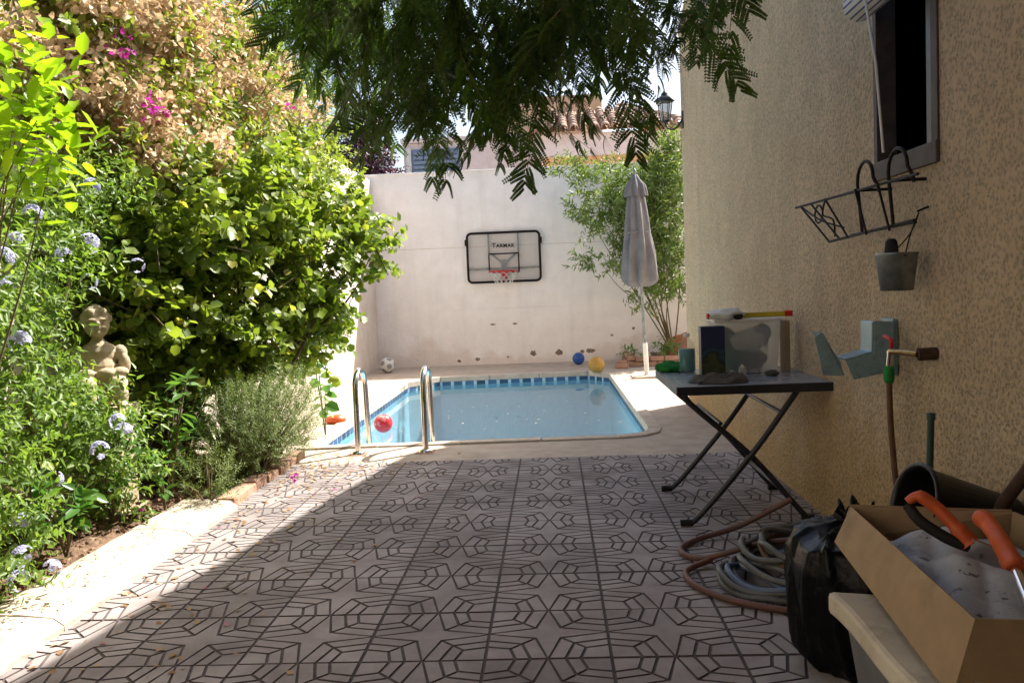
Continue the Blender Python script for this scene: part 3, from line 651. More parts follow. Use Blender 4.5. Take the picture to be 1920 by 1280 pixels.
# ------------------------------------------------------------------ folding table
tb = empty('folding_table', (.96,4.5,0)); tag(tb, 'grey topped folding table with crossed black tube legs by the ochre wall', 'table')
MB().box((-.365,-.41,.682),(.365,.41,.7)).build('table_top', M['table_top'], tb, bevel=.003)
MB().box((-.375,-.42,.655),(.375,-.4105,.698)).build('edge_rail', M['table_frame'], tb, bevel=.004); MB().box((-.375,.4105,.655),(.375,.42,.698)).build('edge_rail', M['table_frame'], tb, bevel=.004)
MB().box((-.375,-.41,.655),(-.3655,.41,.698)).build('edge_rail', M['table_frame'], tb, bevel=.004); MB().box((.3655,-.41,.655),(.375,.41,.698)).build('edge_rail', M['table_frame'], tb, bevel=.004)
for s_, yy in ((1,-.36),(1,.36)):
    MB().tube(smooth_path([(-.33,yy,.02),(-.27,yy,.05),(0,yy,.36),(.22,yy,.66),(.24,yy,.68)],5), .0145, 10).build('leg', M['table_frame'], tb)
    y2 = yy-.035*(1 if yy > 0 else -1)
    MB().tube(smooth_path([(-.33,y2,.68),(-.31,y2,.62),(-.24,y2,.55),(0,y2,.33),(.2,y2,.09),(.26,y2,.02)],5), .0145, 10).build('leg', M['table_frame'], tb)
    for x, y_ in ((-.335,yy),(.265,y2)): MB().tube([(x-.03,y_,.017),(x+.03,y_,.017)], .0165, 8).build('foot_cap', M['black_rubber'], tb)
MB().tube([(-.15,-.33,.5),(-.15,.33,.5)], .01, 8).build('cross_bar', M['table_frame'], tb); MB().tube([(.14,-.36,.55),(.14,.36,.55)], .01, 8).build('cross_bar', M['table_frame'], tb); MB().tube([(.13,-.33,.17),(.13,.33,.17)], .01, 8).build('cross_bar', M['table_frame'], tb)

# things on the table
TZ = .7005
tag(MB().box((-.062,-.035,0),(.062,.035,.27)).build('carton', M['carton'], None, (.822,4.42,TZ), bevel=.002), 'tall dark blue printed carton standing on the table', 'carton')
sb = empty('storage_box', (1.04,4.66,TZ)); tag(sb, 'milky plastic storage box with a white lid on the table', 'box')
m = MB(); q0 = [(-.15,-.1),(.15,-.1),(.15,.1),(-.15,.1)]; q1 = [(-.172,-.115),(.172,-.115),(.172,.115),(-.172,.115)]
m.add([(x,y,.003) for x, y in q0]+[(x,y,.28) for x, y in q1], [(3,2,1,0)]+[(i,(i+1)%4,(i+1)%4+4,i+4) for i in range(4)]); m.build('body', M['clear'], sb)
MB().box((-.182,-.125,.281),(.182,.125,.298)).build('lid', M['white_paint'], sb, bevel=.006)
for (c, r_, mm) in (((-.07,0,.07),(.065,.06,.06),'green_cloth'),((.05,.01,.065),(.07,.06,.055),'rag'),((.02,-.03,.17),(.09,.05,.06),'white_paint'),((-.09,.02,.18),(.05,.05,.06),'greytub'),((.1,.0,.2),(.045,.05,.06),'hose_blue')):
    MB().ball(c, r_, 14, nz=lambda d: .28*math.sin(5*d.x+4*d.z)*math.cos(6*d.y+2*d.z)+.1*math.sin(13*d.z)).build('contents', M[mm], sb)
lv = empty('spirit_level', (1.06,4.6,TZ+.299)); lv.rotation_euler = (0,0,R(4)); tag(lv, 'yellow spirit level with red ends lying on the storage box lid', 'spirit level')
MB().box((-.2,-.012,0),(.19,.012,.026)).build('body', M['yellow'], lv); 
for s_ in (-1,1): MB().box((s_*.21-.022,-.014,-.001),(s_*.21+.022,.014,.03)).build('end_cap', M['red'], lv, bevel=.003)
cloth = MB().ball((0,0,.022), (.09,.05,.032), 22, nz=lambda d: .22*math.sin(5*d.x+2)*math.cos(6*d.y+d.z*3)+.08*math.sin(13*d.x)).build('crumpled_cloth', M['white_paint'], None, (.93,4.56,TZ+.30)); tag(cloth, 'crumpled white cloth at the left end of the storage box lid', 'cloth')
gl_ = MB().ball((0,0,.012), (.028,.02,.018), 12).build('black_pad', M['black_rubber'], None, (.985,4.535,TZ+.299)); tag(gl_, 'small black pad beside the white cloth on the box lid', 'pad')
tag(MB().box((-.012,-.06,0),(.012,.06,.275)).build('wooden_board', M['cardboard'], None, (1.262,4.66,TZ), bevel=.002), 'upright brown board between the storage box and the ochre wall', 'board')
tag(MB().ball((0,0,.013), (.036,.028,.018), 14, nz=lambda d: .12*math.sin(7*d.x+4*d.y)).build('stone', M['rag'], None, (1.13,4.42,TZ)), 'small dark lump lying before the storage box', 'stone')
rg = MB()
nx, ny = 40, 22; V = []
for j in range(ny):
    for i in range(nx):
        u, v_ = i/(nx-1), j/(ny-1); e = min(1, 7*min(u,1-u,v_,1-v_)); z = .004+e*(.02+.016*math.sin(u*6+1.2)*math.sin(v_*4)+.02*math.sin(v_*11+u*7+2*math.sin(u*5))**2+.005*math.sin(u*19+v_*6))*(.6+.6*u)
        V.append((-.125+.25*u+.02*math.sin(v_*6), -.08+.16*v_+.018*math.sin(u*8), max(.003,z)))
rg.add(V, [(j*nx+i,j*nx+i+1,(j+1)*nx+i+1,(j+1)*nx+i) for j in range(ny-1) for i in range(nx-1)], 0, True); rg = rg.build('crumpled_rag', M['rag'], None, (.81,4.2,TZ)); tag(rg, 'crumpled dark grey rag at the front edge of the table', 'rag')
bo = empty('bottle', (.745,4.76,TZ)); tag(bo, 'clear bottle half full of teal liquid at the back of the table', 'bottle')
MB().lathe([(0,.002),(.042,.002),(.046,.012),(.046,.13),(0,.131)], (0,0,0), 20).build('liquid', M['teal'], bo)
MB().lathe([(0,.0005),(.045,.0005),(.048,.012),(.048,.14),(.04,.165),(.018,.19),(.015,.2)], (0,0,0), 20).build('shell', clear_mat('bottle_plastic', (.5,.52,.5), .18, .1), bo)
MB().lathe([(.018,.196),(.018,.216),(0,.217)], (0,0,0), 14).build('cap', M['white_paint'], bo)
gn = MB().ball((0,0,.026), (.085,.055,.034), 26, nz=lambda d: .22*math.sin(7*d.x+1)*math.cos(8*d.y+d.z*4)+.1*math.sin(19*d.x+11*d.y)).build('green_netting', M['green_cloth'], None, (.66,4.8,TZ-.002)); tag(gn, 'crumpled green netting on the back left corner of the table', 'netting')

# ------------------------------------------------------------------ things on the house wall
bl = empty('roller_blind', (1.25,3.16,2.26)); tag(bl, 'rolled up white blind with blue stripes above the window', 'blind')
MB().tube([(0,-.3,0),(0,-.1,0),(0,.1,0),(0,.3,0)], .062, 18).build('roll', M['blind'], bl)
MB().box((-.02,-.3,.055),(.075,.3,.4)).build('hanging_strip', M['blind'], bl) if False else None
MB().tube([(-.055,.09,.3),(-.06,.085,0),(-.05,.0,-.3),(-.035,-.02,-.62)], .005, 6).build('cord', M['white_paint'], bl)
MB().tube([(-.02,.2,.35),(-.066,.2,0),(-.02,.2,-.06)], .004, 6).build('cord', M['white_paint'], bl)
MB().box((.03,-.31,.03),(.078,-.29,.12)).build('bracket', M['iron'], bl); MB().box((.03,.29,.03),(.078,.31,.12)).build('bracket', M['iron'], bl)
ph = empty('flowerpot_rack', (1.2,3.4,1.45)); tag(ph, 'empty black wrought iron flowerpot rack hanging below the window', 'rack')
o_ = Vector((1.2,3.4,1.45))
def rel(*p): return [(a-1.2,b-3.4,c-1.45) for a, b, c in p]
MB().tube(rel((1.18,4.12,1.535),(1.2,2.82,1.522)), .0055, 6).build('top_bar', M['iron'], ph)
MB().tube(rel((1.21,3.74,1.352),(1.22,2.9,1.378)), .0055, 6).build('bottom_bar', M['iron'], ph)
MB().tube(rel((1.29,3.7,1.375),(1.29,3.05,1.38)), .0045, 6).build('bottom_bar', M['iron'], ph)
for ya, yb in ((4.05,3.74),(3.9,3.6),(3.7,3.5),(3.34,3.3),(3.12,3.08)): MB().tube(rel((1.183,ya,1.534),(1.21,yb,1.355)), .0045, 6).build('bar', M['iron'], ph)
for s0, s1 in (((4.05,1.53),(3.55,1.40)),((3.72,1.53),(3.66,1.37))):
    MB().tube(smooth_path(rel((1.19,s0[0],s0[1]),(1.19,(s0[0]+s1[0])/2+.06,1.47),(1.2,(s0[0]+s1[0])/2-.04,1.44),(1.21,s1[0],s1[1])),6), .004, 6).build('scroll', M['iron'], ph)
MB().tube([(.0,.44+.055*math.cos(k*.7),.03+.04*math.sin(k*.7)) for k in range(9)], .004, 6, closed=True).build('scroll', M['iron'], ph)
for ya, yb in ((3.36,3.2),(3.06,2.9)):
    pts = rel((1.215,ya,1.37),(1.2,ya,1.55))+[((1.2+.0)-1.2+.06*0, (ya+yb)/2+(ya-yb)/2*math.cos(math.pi*k/8)-3.4, .11+.07*math.sin(math.pi*k/8)) for k in range(0,9)]+rel((1.215,yb,1.53),(1.22,yb-.005,1.505))
    MB().tube(pts, .0065, 8).build('hook', M['iron'], ph)
MB().tube([(.0,-.34,.08),(.13,-.34,.08)], .006, 6).build('wall_pin', M['iron'], ph); MB().tube([(.0,-.04,.08),(.13,-.04,.08)], .006, 6).build('wall_pin', M['iron'], ph)
bk = empty('zinc_bucket', (1.225,3.06,1.142)); tag(bk, 'small dull zinc bucket hanging on the wall under the rack', 'bucket')
MB().lathe([(0,.004),(.05,.004),(.052,0),(.055,.0),(.07,.125),(.074,.13),(.072,.134),(.066,.128),(.052,.012),(0,.012)], (0,0,0), 24).build('body', M['zinc'], bk)
MB().tube(smooth_path([(0,-.07,.12),(.03,-.05,.2),(.07,-.02,.27),(.06,.03,.2),(0,.07,.12)],5), .0025, 6).build('handle', M['iron'], bk)
MB().lathe([(0,.05),(.022,.05),(.024,.14),(.02,.175),(.012,.185),(0,.186)], (-.01,.02,0), 14).build('stopper', M['black_rubber'], bk)
MB().tube([(.105,-.02,.29),(.065,-.02,.275)], .004, 6).build('nail', M['iron'], bk)
hh = empty('hose_hanger', (1.31,3.36,.9)); tag(hh, 'folded grey sheet metal hose hanger fixed to the ochre wall', 'hose hanger')
def sheet(poly, y0, y1, name, t=None):
    m = MB(); n = len(poly); m.add([(x,y0,z) for x, z in poly]+[(x,y1,z) for x, z in poly], [tuple(range(n)), tuple(range(n,2*n))[::-1]]+[(i,i+n,(i+1)%n+n,(i+1)%n) for i in range(n)]); return m.build(name, M['sheet'], hh, bevel=.003)
sheet([(-.105,-.035),(-.01,-.01),(.0,.12),(-.075,.125),(-.083,.005),(-.185,-.02),(-.165,-.105),(.0,-.075),(.0,-.012)][:0] or [(-.075,.125),(0,.12),(0,-.07),(-.155,-.1),(-.185,-.025),(-.08,.0)], -.06, -.055, 'side_plate')
sheet([(-.085,.118),(-.075,.125),(-.08,.0),(-.185,-.025),(-.19,-.017),(-.088,.008)], -.06, .06, 'saddle')
sheet([(-.2,-.03),(-.19,-.085),(-.27,-.08),(-.3,.07),(-.275,.085)], -.05, -.045, 'lip_side')
sheet([(-.19,-.085),(-.185,-.08),(-.265,.085),(-.28,.088)], -.05, .05, 'front_lip')
sheet([(-.002,.13),(.018,.13),(.018,-.09),(-.002,-.09)], -.05, .07, 'back_plate')
for z in (.1,-.06): MB().lathe([(0,.004),(.007,.003),(.008,0)], (0,0,0), 10).build('screw', M['rust'], hh, (-.004,.035,z)).rotation_euler = (0,R(-90),0)
tp = empty('garden_tap', (1.33,3.12,.93)); tag(tp, 'brass garden tap with a red lever on a rusty pipe stub', 'tap')
MB().tube([(.0,-.13,-.01),(-.06,-.12,-.012)], .022, 10).build('pipe_stub', M['rust'], tp)
MB().tube([(-.06,-.12,-.012),(-.075,-.06,-.01),(-.08,.08,-.015)], .011, 10).build('spout', M['brass'], tp)
MB().tube([(-.08,.07,-.01),(-.08,.085,-.07)], .014, 10).build('outlet', M['steel'], tp)
MB().tube(smooth_path([(-.08,.06,.0),(-.085,.05,.03),(-.09,.1,.04)],4), .007, 8).build('lever', M['red'], tp)
hs = empty('wall_hose', (1.25,3.2,.86)); tag(hs, 'brown hose hanging straight down the wall from the tap', 'hose')
MB().tube(smooth_path([(.0,.005,-.03),(.005,.01,-.2),(.015,.0,-.4),(.03,-.02,-.62),(.02,-.06,-.8),(-.05,-.1,-.845)],6), .011, 10).build('tubing', M['hose_brown'], hs)
MB().lathe([(0,.02),(.015,.02),(.019,.01),(.019,-.03),(.014,-.045),(0,-.045)], (0,.005,-.02), 14).build('connector', M['green_cloth'], hs)
lt = empty('wall_lantern', (1.16,8.34,2.75)); tag(lt, 'dark wall lantern on a bracket at the far corner of the ochre house', 'lantern')
def hexl(prof, name, m): return MB().lathe(prof, (0,0,0), 6, star=None).build(name, m, lt)
g_ = MB(); g_.lathe([(.045,.02),(.072,.2)], (0,0,0), 6); g_ = g_.build('glass', M['glass'], lt)
hexl([(.0,.0),(.03,.0),(.05,.02),(.0,.021)], 'bottom_cup', M['lantern']); hexl([(.0,.202),(.095,.2),(.095,.21),(.05,.25),(.035,.26),(.035,.275),(.012,.3),(0,.33)], 'cap', M['lantern'])
for k in range(6):
    a = 2*math.pi*k/6; MB().tube([(.046*math.cos(a),.046*math.sin(a),.02),(.073*math.cos(a),.073*math.sin(a),.2)], .004, 5).build('glazing_bar', M['lantern'], lt)
MB().tube(smooth_path([(0,0,.0),(.02,0,-.05),(.09,0,-.06),(.17,0,.03)],6), .009, 8).build('bracket', M['lantern'], lt); MB().box((.158,-.04,-.06),(.169,.04,.1)).build('wall_plate', M['lantern'], lt)

# ------------------------------------------------------------------ hoses, bags, box in the near right corner
hc = empty('hose_coil', (.93,3.33,0)); tag(hc, 'heap of coiled grey, blue and brown hoses on the tiles under the wall', 'hose')
def loop(rx, ry, z, cx=0, cy=0, a0=0, sweep=6.6, jz=.012, n_=40, seed=0):
    rs = random.Random(seed); ph1, ph2 = rs.random()*6, rs.random()*6
    return [(cx+rx*math.cos(a0+sweep*k/n_)*(1+.05*math.sin(2*k/n_*6+ph1)), cy+ry*math.sin(a0+sweep*k/n_)*(1+.05*math.sin(3*k/n_*6+ph2)), max(.013, z+jz*math.sin(5*k/n_*6+ph1))) for k in range(n_+1)]
for i, (rx, ry, z, cx, cy, mm) in enumerate(((.27,.3,.014,.02,.0,'hose_grey'),(.25,.27,.034,.04,.0,'hose_grey'),(.29,.25,.04,.04,-.03,'hose_grey'),(.24,.28,.058,.05,.0,'hose_blue'),(.3,.22,.05,.06,-.07,'hose_blue'),(.22,.24,.08,.06,.02,'hose_grey'),(.26,.26,.085,.07,-.02,'hose_grey'),(.21,.25,.105,.08,.0,'hose_brown'),(.25,.22,.115,.08,.02,'hose_grey'),(.19,.23,.13,.09,.03,'hose_grey'),(.23,.2,.14,.09,-.03,'hose_grey'))):
    MB().tube(loop(rx*1.18,ry*1.1,z*1.15,cx*1.3,cy,random.random()*6,6.4,.014,44,i), .0125, 8).build('loop', M[mm], hc)
MB().tube(smooth_path([(.12,.5,.2),(-.1,.58,.06),(-.3,.53,.018),(-.4,.38,.018),(-.33,.22,.03),(-.1,.12,.12),(.15,.05,.16)],8), .013, 10).build('loop', M['hose_red'], hc)
MB().tube(smooth_path([(-.3,.2,.03),(-.42,.1,.016),(-.4,-.08,.015),(-.27,-.25,.015),(-.05,-.36,.015),(.2,-.38,.02)],8), .013, 10).build('loop', M['hose_red'], hc)
MB().lathe([(0,0),(.015,0),(.015,.05),(0,.05)], (0,0,0), 8).build('brass_end', M['brass'], hc, (-.06,-.36,.012)).rotation_euler = (0, R(90), .2)
def crumple(name, m, loc, rx, ry, hz, seed, label, cat, topf=.8, parent=None, amp=.1):
    rs = random.Random(seed); wv = [(Vector((rs.uniform(-1,1),rs.uniform(-1,1),rs.uniform(-1,1)))*rs.uniform(4,14), rs.random()*6, rs.uniform(.2,1)) for _ in range(14)]
    V = []; seg, rows = 56, 34
    for i in range(rows+1):
        t = i/rows
        r_ = (math.sin(math.pi*min(1,t*3.2)/2)**.6 if t < .31 else 1)*(1-(1-topf)*max(0,(t-.4)/.6))*(1 if t < .86 else math.sqrt(max(0,1-((t-.86)/.14)**2)))
        for k in range(seg):
            a = 2*math.pi*k/seg; d = Vector((math.cos(a), math.sin(a), t*2-1)); q = 1
            for w_, p_, s_ in wv: q += amp*.55*s_*(1-abs(math.sin(w_.dot(d)*.5+p_)))**3 - amp*.12*s_
            V.append((rx*r_*q*math.cos(a), ry*r_*q*math.sin(a), max(.002, hz*t*(1+.06*(q-1)))))
    F = [(i*seg+k, i*seg+(k+1)%seg, (i+1)*seg+(k+1)%seg, (i+1)*seg+k) for i in range(rows) for k in range(seg)]
    o = MB().add(V, F, 0, True).build(name, m, parent, loc)
    if label: tag(o, label, cat)
    return o
def sack(name, loc, prof, rx, ry, seed, label, slump=(0,0), pl=11):
    """thin plastic sack: gathered pleats that sharpen towards the neck, slack folds lower down"""
    rs = random.Random(seed); seg, rows = 120, 60; V = []; ph = [rs.random()*6.28 for _ in range(6)]
    zs = [p[1] for p in prof]; rr = [p[0] for p in prof]; tt = np.linspace(0,1,len(prof))
    for i in range(rows+1):
        t = i/rows; r_ = float(np.interp(t, tt, rr)); z = float(np.interp(t, tt, zs))
        for k in range(seg):
            a = 2*math.pi*k/seg; w1 = (1-abs(math.sin(pl*.5*a+ph[0]+1.2*math.sin(2*a+t*3))))**2; w2 = (1-abs(math.sin(3.5*a+ph[1]+t*5+math.sin(3*a))))**3; w3 = (1-abs(math.sin(8*t+2*a+ph[2]+1.5*math.sin(2*a+ph[3]))))**4
            q = 1+(.05+.3*t**2.5)*(w1-.35)+.1*w2*(1-t*.5)-.07*w3
            V.append((rx*r_*q*math.cos(a)+slump[0]*t*t, ry*r_*q*math.sin(a)+slump[1]*t*t, max(.002, z+.03*t*w2+.018*math.sin(5*a+ph[4])*t)))
    F = [(i*seg+k, i*seg+(k+1)%seg, (i+1)*seg+(k+1)%seg, (i+1)*seg+k) for i in range(rows) for k in range(seg)]
    tag(MB().add(V, F, 0, True).build(name, M['bag'], None, loc), label, 'bag')
sack('rubbish_bag', (.93,2.62,0), [(0,0),(.75,.0),(.92,.04),(1.0,.14),(1.02,.24),(1.0,.32),(.92,.38),(.72,.41),(.38,.425),(.17,.437),(.19,.45),(.27,.462),(.3,.455)], .21, .23, 4, 'full black rubbish bag standing next to the coiled hoses', (.0,.03))
tub = empty('storage_tub', (.98,1.72,0)); tag(tub, 'grey plastic tub carrying the cream slab and the cardboard box', 'tub')
m = MB(); q0 = [(-.26,-.36),(.28,-.36),(.28,.24),(-.26,.24)]; q1 = [(-.31,-.42),(.31,-.42),(.31,.28),(-.31,.28)]
m.add([(x,y,.004) for x, y in q0]+[(x,y,.385) for x, y in q1], [(3,2,1,0),(4,5,6,7)]+[(i,(i+1)%4,(i+1)%4+4,i+4) for i in range(4)]); m.build('body', M['greytub'], tub, bevel=.012)
slab = MB(); nx, ny = 24, 30; zf = lambda u, v_: .012*math.sin(u*5+v_*3)+.008*math.sin(v_*9)
V = [( -.35+.68*i/(nx-1), -.5+.80*j/(ny-1), .388+.055+zf(i/(nx-1),j/(ny-1))) for j in range(ny) for i in range(nx)]; Vb = [(x,y,z-.055) for x, y, z in V]; k = nx*ny
F = [(j*nx+i,j*nx+i+1,(j+1)*nx+i+1,(j+1)*nx+i) for j in range(ny-1) for i in range(nx-1)]; F += [tuple(q+k for q in f[::-1]) for f in F]
rim = [i for i in range(nx)]+[j*nx+nx-1 for j in range(1,ny)]+[(ny-1)*nx+i for i in range(nx-2,-1,-1)]+[j*nx for j in range(ny-2,0,-1)]
F += [(rim[i], rim[i]+k, rim[(i+1)%len(rim)]+k, rim[(i+1)%len(rim)]) for i in range(len(rim))]
sl_ = MB().add(V+Vb, F, 0, False).build('foam_slab', M['foam'], None, (.985,1.72,.0), bevel=.012); tag(sl_, 'cream foam slab lying on the grey tub under the cardboard box', 'slab')
cb = empty('cardboard_box', (.9,1.9,.46)); tag(cb, 'open cardboard box full of tools on the cream slab', 'cardboard box')
def panel(pts, name, t=.005, up_=None, m=M['cardboard']):
    P = [Vector(p)-Vector((.9,1.9,.46)) for p in pts]; nn = (P[1]-P[0]).cross(P[2]-P[0]).normalized()*t; n = len(P)
    MB().add(P+[p+nn for p in P], [tuple(range(n))[::-1], tuple(range(n,2*n))]+[(i,(i+1)%n,(i+1)%n+n,i+n) for i in range(n)]).build(name, m, cb)
A, B_, A2, B2 = (.665,1.45,.465),(.755,2.33,.47),(.705,1.45,.605),(.808,2.35,.562)
C_, D_, C2, D2 = (1.2,2.28,.47),(1.16,1.38,.465),(1.2,2.26,.56),(1.17,1.40,.6)
panel([A,B_,B2,A2], 'side_panel'); panel([B_,C_,C2,B2], 'side_panel'); panel([C_,D_,D2,C2], 'side_panel'); panel([D_,A,A2,D2], 'side_panel'); panel([(.68,1.46,.468),(1.15,1.4,.468),(1.19,2.27,.472),(.76,2.32,.472)], 'bottom_panel')
panel([(.806,2.352,.563),(1.198,2.262,.561),(1.2,2.36,.5),(.83,2.45,.505)], 'flap'); panel([(1.172,1.4,.601),(1.202,2.26,.561),(1.27,2.24,.52),(1.25,1.42,.56)], 'flap')
panel([(.6845,1.62,.474),(.6925,1.70,.474),(.7325,1.70,.589),(.7245,1.62,.592)], 'tape', .0012, m=M['card_dark']) if False else None
# crumpled speckled sheet filling the box
sh = MB(); nx, ny = 46, 60; V = []
for j in range(ny):
    for i in range(nx):
        u, v_ = i/(nx-1), j/(ny-1); x0 = .69+.08*v_; x = x0+(1.155-x0+.02*v_)*u; y_ = 1.43+.84*v_
        e = min(1, 6*min(u, 1-u, v_, 1-v_)); z = .487+.035*e+.03*e*(math.sin(u*7+v_*5)*math.cos(v_*8-u*2))+.016*e*abs(math.sin(u*13-v_*9+2))+.012*e*math.sin(v_*21+u*8)
        V.append((x,y_,z))
sh.add(V, [(j*nx+i,j*nx+i+1,(j+1)*nx+i+1,(j+1)*nx+i) for j in range(ny-1) for i in range(nx-1)], 0, True)
tag(sh.build('speckled_sheet', M['cloth_bag'], None, (0,0,0)), 'crumpled pale sheet with dark specks filling the cardboard box', 'sheet')
def tool(name, label, cat): 
    t = empty(name, (1.0,1.9,.6)); tag(t, label, cat); return t
def rl_(*p): return [Vector(q)-Vector((1.0,1.9,.6)) for q in p]
t1 = tool('pruning_saw', 'orange loop handled saw lying in the cardboard box', 'saw')
MB().tube(smooth_path(rl_((.845,2.06,.648),(.868,2.05,.664),(.905,2.03,.635),(.935,2.0,.595),(.955,1.98,.565)),6), [.012]*6+[.016]*12+[.02]*6+[.024], 10).build('grip', M['orange'], t1)
MB().tube(smooth_path(rl_((.845,2.06,.64),(.86,2.03,.61),(.91,2.0,.575),(.95,1.98,.56)),6), .014, 10).build('grip_inlay', M['black_rubber'], t1)
MB().box((-.02,-.003,-.02),(.2,.003,.025), mtx=Matrix.Translation(Vector((.96,1.96,.555))-Vector((1.0,1.9,.6))) @ Matrix.Rotation(R(-50),4,'Z') @ Matrix.Rotation(R(10),4,'Y')).build('blade', M['steel'], t1)
t2 = tool('loppers', 'loppers with an orange grip and bare metal shaft in the cardboard box', 'loppers')
MB().tube(smooth_path(rl_((.99,2.02,.622),(.995,1.98,.612),(.99,1.92,.59),(.982,1.86,.565),(.976,1.83,.555)),6), [.012,.018,.021,.022,.022,.022]+[.02]*6+[.022]*6+[.024]*6+[.018], 12).build('grip', M['orange'], t2)
MB().tube(rl_((.977,1.835,.556),(.925,1.68,.53)), .0125, 10).build('shaft', M['steel'], t2)
MB().tube(rl_((.93,1.68,.575),(1.0,1.6,.57),(1.1,1.54,.56)), .02, 10).build('second_grip', M['black_rubber'], t2); MB().tube(rl_((1.03,1.585,.58),(1.09,1.55,.575)), .014, 8).build('pivot', M['red'], t2)
bk2 = MB(); 
sack('refuse_sack', (1.13,2.52,0), [(0,0),(.85,.0),(1,.08),(1.02,.24),(.95,.36),(.8,.42),(.4,.44),(.0,.442)], .17, .23, 9, 'low black sack against the ochre wall under the black bucket')
bkt = empty('black_bucket', (1.0,2.4,.56)); bkt.rotation_euler = (0, R(107), R(8)); tag(bkt, 'black plastic bucket lying on its side behind the cardboard box', 'bucket')
MB().lathe([(.0,.3),(.075,.3),(.078,.295),(.1,.012),(.108,.01),(.11,-.002),(.1,-.004),(.094,.01),(.072,.29),(0,.29)], (0,0,0), 32).build('body', M['black_shiny'], bkt)
tag(MB().tube([(1.215,2.83,.0),(1.225,2.8,.73)], .011, 10).lathe([(0,.745),(.014,.742),(.014,.72)], (1.225,2.8,0), 10).build('garden_stake', mat('green_stake', (.03,.07,.06), None, .5), None), 'thin dark green stake leaning on the wall behind the black sack', 'stake')
tag(MB().tube([(1.1,2.42,.1),(1.2,2.31,.57),(1.26,2.24,.72)], .018, 10).build('tool_handle', M['rust'], None), 'dark wooden tool handle leaning on the wall at the right edge', 'handle')

# ------------------------------------------------------------------ statue in the bed
st_ = empty('cherub_statue', (-2.55,4.6,0)); tag(st_, 'weathered stone cherub statue half hidden among the leaves of the bed', 'statue')
MB().box((-.16,-.16,.0),(.16,.16,.06)).box((-.12,-.12,.0601),(.12,.12,.56)).box((-.15,-.15,.5601),(.15,.15,.64)).build('pedestal', M['stone'], st_, bevel=.012)
m = MB()
for c, r_ in (((0,0,1.1),(.07,.072,.08)),((0,.02,1.13),(.078,.07,.075)),((.045,.05,1.15),.03),((-.05,.04,1.14),.03),((.06,.0,1.13),.025),((-.06,0,1.12),.025),((.0,.03,1.18),.035),((.03,-.03,1.165),.026),((-.03,-.03,1.165),.026),((.0,-.075,1.092),(.013,.02,.022)),((.03,-.062,1.125),(.022,.012,.008)),((-.03,-.062,1.125),(.022,.012,.008)),((0,-.068,1.052),(.02,.012,.007)),((0,-.055,1.06),(.025,.02,.015)),((.028,-.058,1.105),.01),((-.026,-.058,1.105),.01),((.03,-.05,1.075),.024),((-.03,-.05,1.075),.024),((0,0,1.0),(.035,.035,.05)),
             ((0,.0,.93),(.1,.075,.08)),((0,-.01,.85),(.095,.085,.09)),((.0,-.03,.79),(.115,.1,.07)),((.11,-.01,.93),(.04,.04,.05)),((-.11,-.01,.93),(.04,.04,.05)),((.125,-.04,.87),(.033,.035,.06)),((-.125,-.04,.87),(.033,.035,.06)),((.09,-.1,.83),(.05,.04,.03)),((-.08,-.1,.83),(.05,.04,.03)),((.02,-.12,.83),(.05,.03,.03)),
             ((.075,-.1,.77),(.055,.09,.05)),((-.075,-.1,.77),(.055,.09,.05)),((.08,-.17,.71),(.04,.04,.07)),((-.08,-.17,.71),(.04,.04,.07)),((.08,-.2,.655),(.03,.05,.02)),((-.08,-.2,.655),(.03,.05,.02)),((0,0,.69),(.13,.12,.06))):
    m.ball(c, r_, 14)
o = m.build('figure', M['stone'], st_, weld=True); rmod = o.modifiers.new('remesh', 'REMESH'); rmod.mode = 'VOXEL'; rmod.voxel_size = .005; rmod.use_smooth_shade = True
sm_ = o.modifiers.new('smooth', 'SMOOTH'); sm_.iterations = 2; sm_.factor = .5
o.rotation_euler = (0,0,R(35))

# ------------------------------------------------------------------ plants
def branches(parent, root, ends, r0, m, name='branch', seed=1, mid=.35):
    rs = random.Random(seed)
    for e in ends:
        a, b = Vector(root), Vector(e); p1 = a.lerp(b,.35)+Vector((rs.uniform(-.1,.1),rs.uniform(-.1,.1),mid*.3)); p2 = a.lerp(b,.7)+Vector((rs.uniform(-.1,.1),rs.uniform(-.1,.1),mid*.2))
        pts = smooth_path([a,p1,p2,b],6); n = len(pts); MB().tube(pts, [r0*(1-.85*i/(n-1)) for i in range(n)], 6).build(name, m, parent)
# bougainvillea along the top of the left wall
bg_ = empty('bougainvillea', (-2.75,5.6,.03)); tag(bg_, 'huge bougainvillea with faded tan bracts spilling over the left wall', 'bougainvillea')
off = np.array([-2.75,5.6,.03])
BB = [(-2.9,4.5,2.8,.55,.9,.5),(-2.8,5.7,2.95,.5,.9,.7),(-2.75,7.0,3.1,.42,.85,.68),(-2.7,8.5,3.05,.42,.9,.5),(-2.75,9.8,2.85,.4,.9,.42),(-2.62,5.5,2.3,.26,.6,.3),(-2.6,6.9,2.45,.34,.7,.4),(-2.85,5.2,3.6,.5,.9,.5),(-3.0,3.6,2.6,.5,.7,.5),(-2.55,8.4,2.5,.3,.9,.35)]
P, D = twigs(clumps(BB, 26, .2)+BB, 2500, .6); a = sprig(P-off, D, 9, .18, .055, .62); leaf_obj('foliage', *a, [L['boug']], parent=bg_, shape='oval')
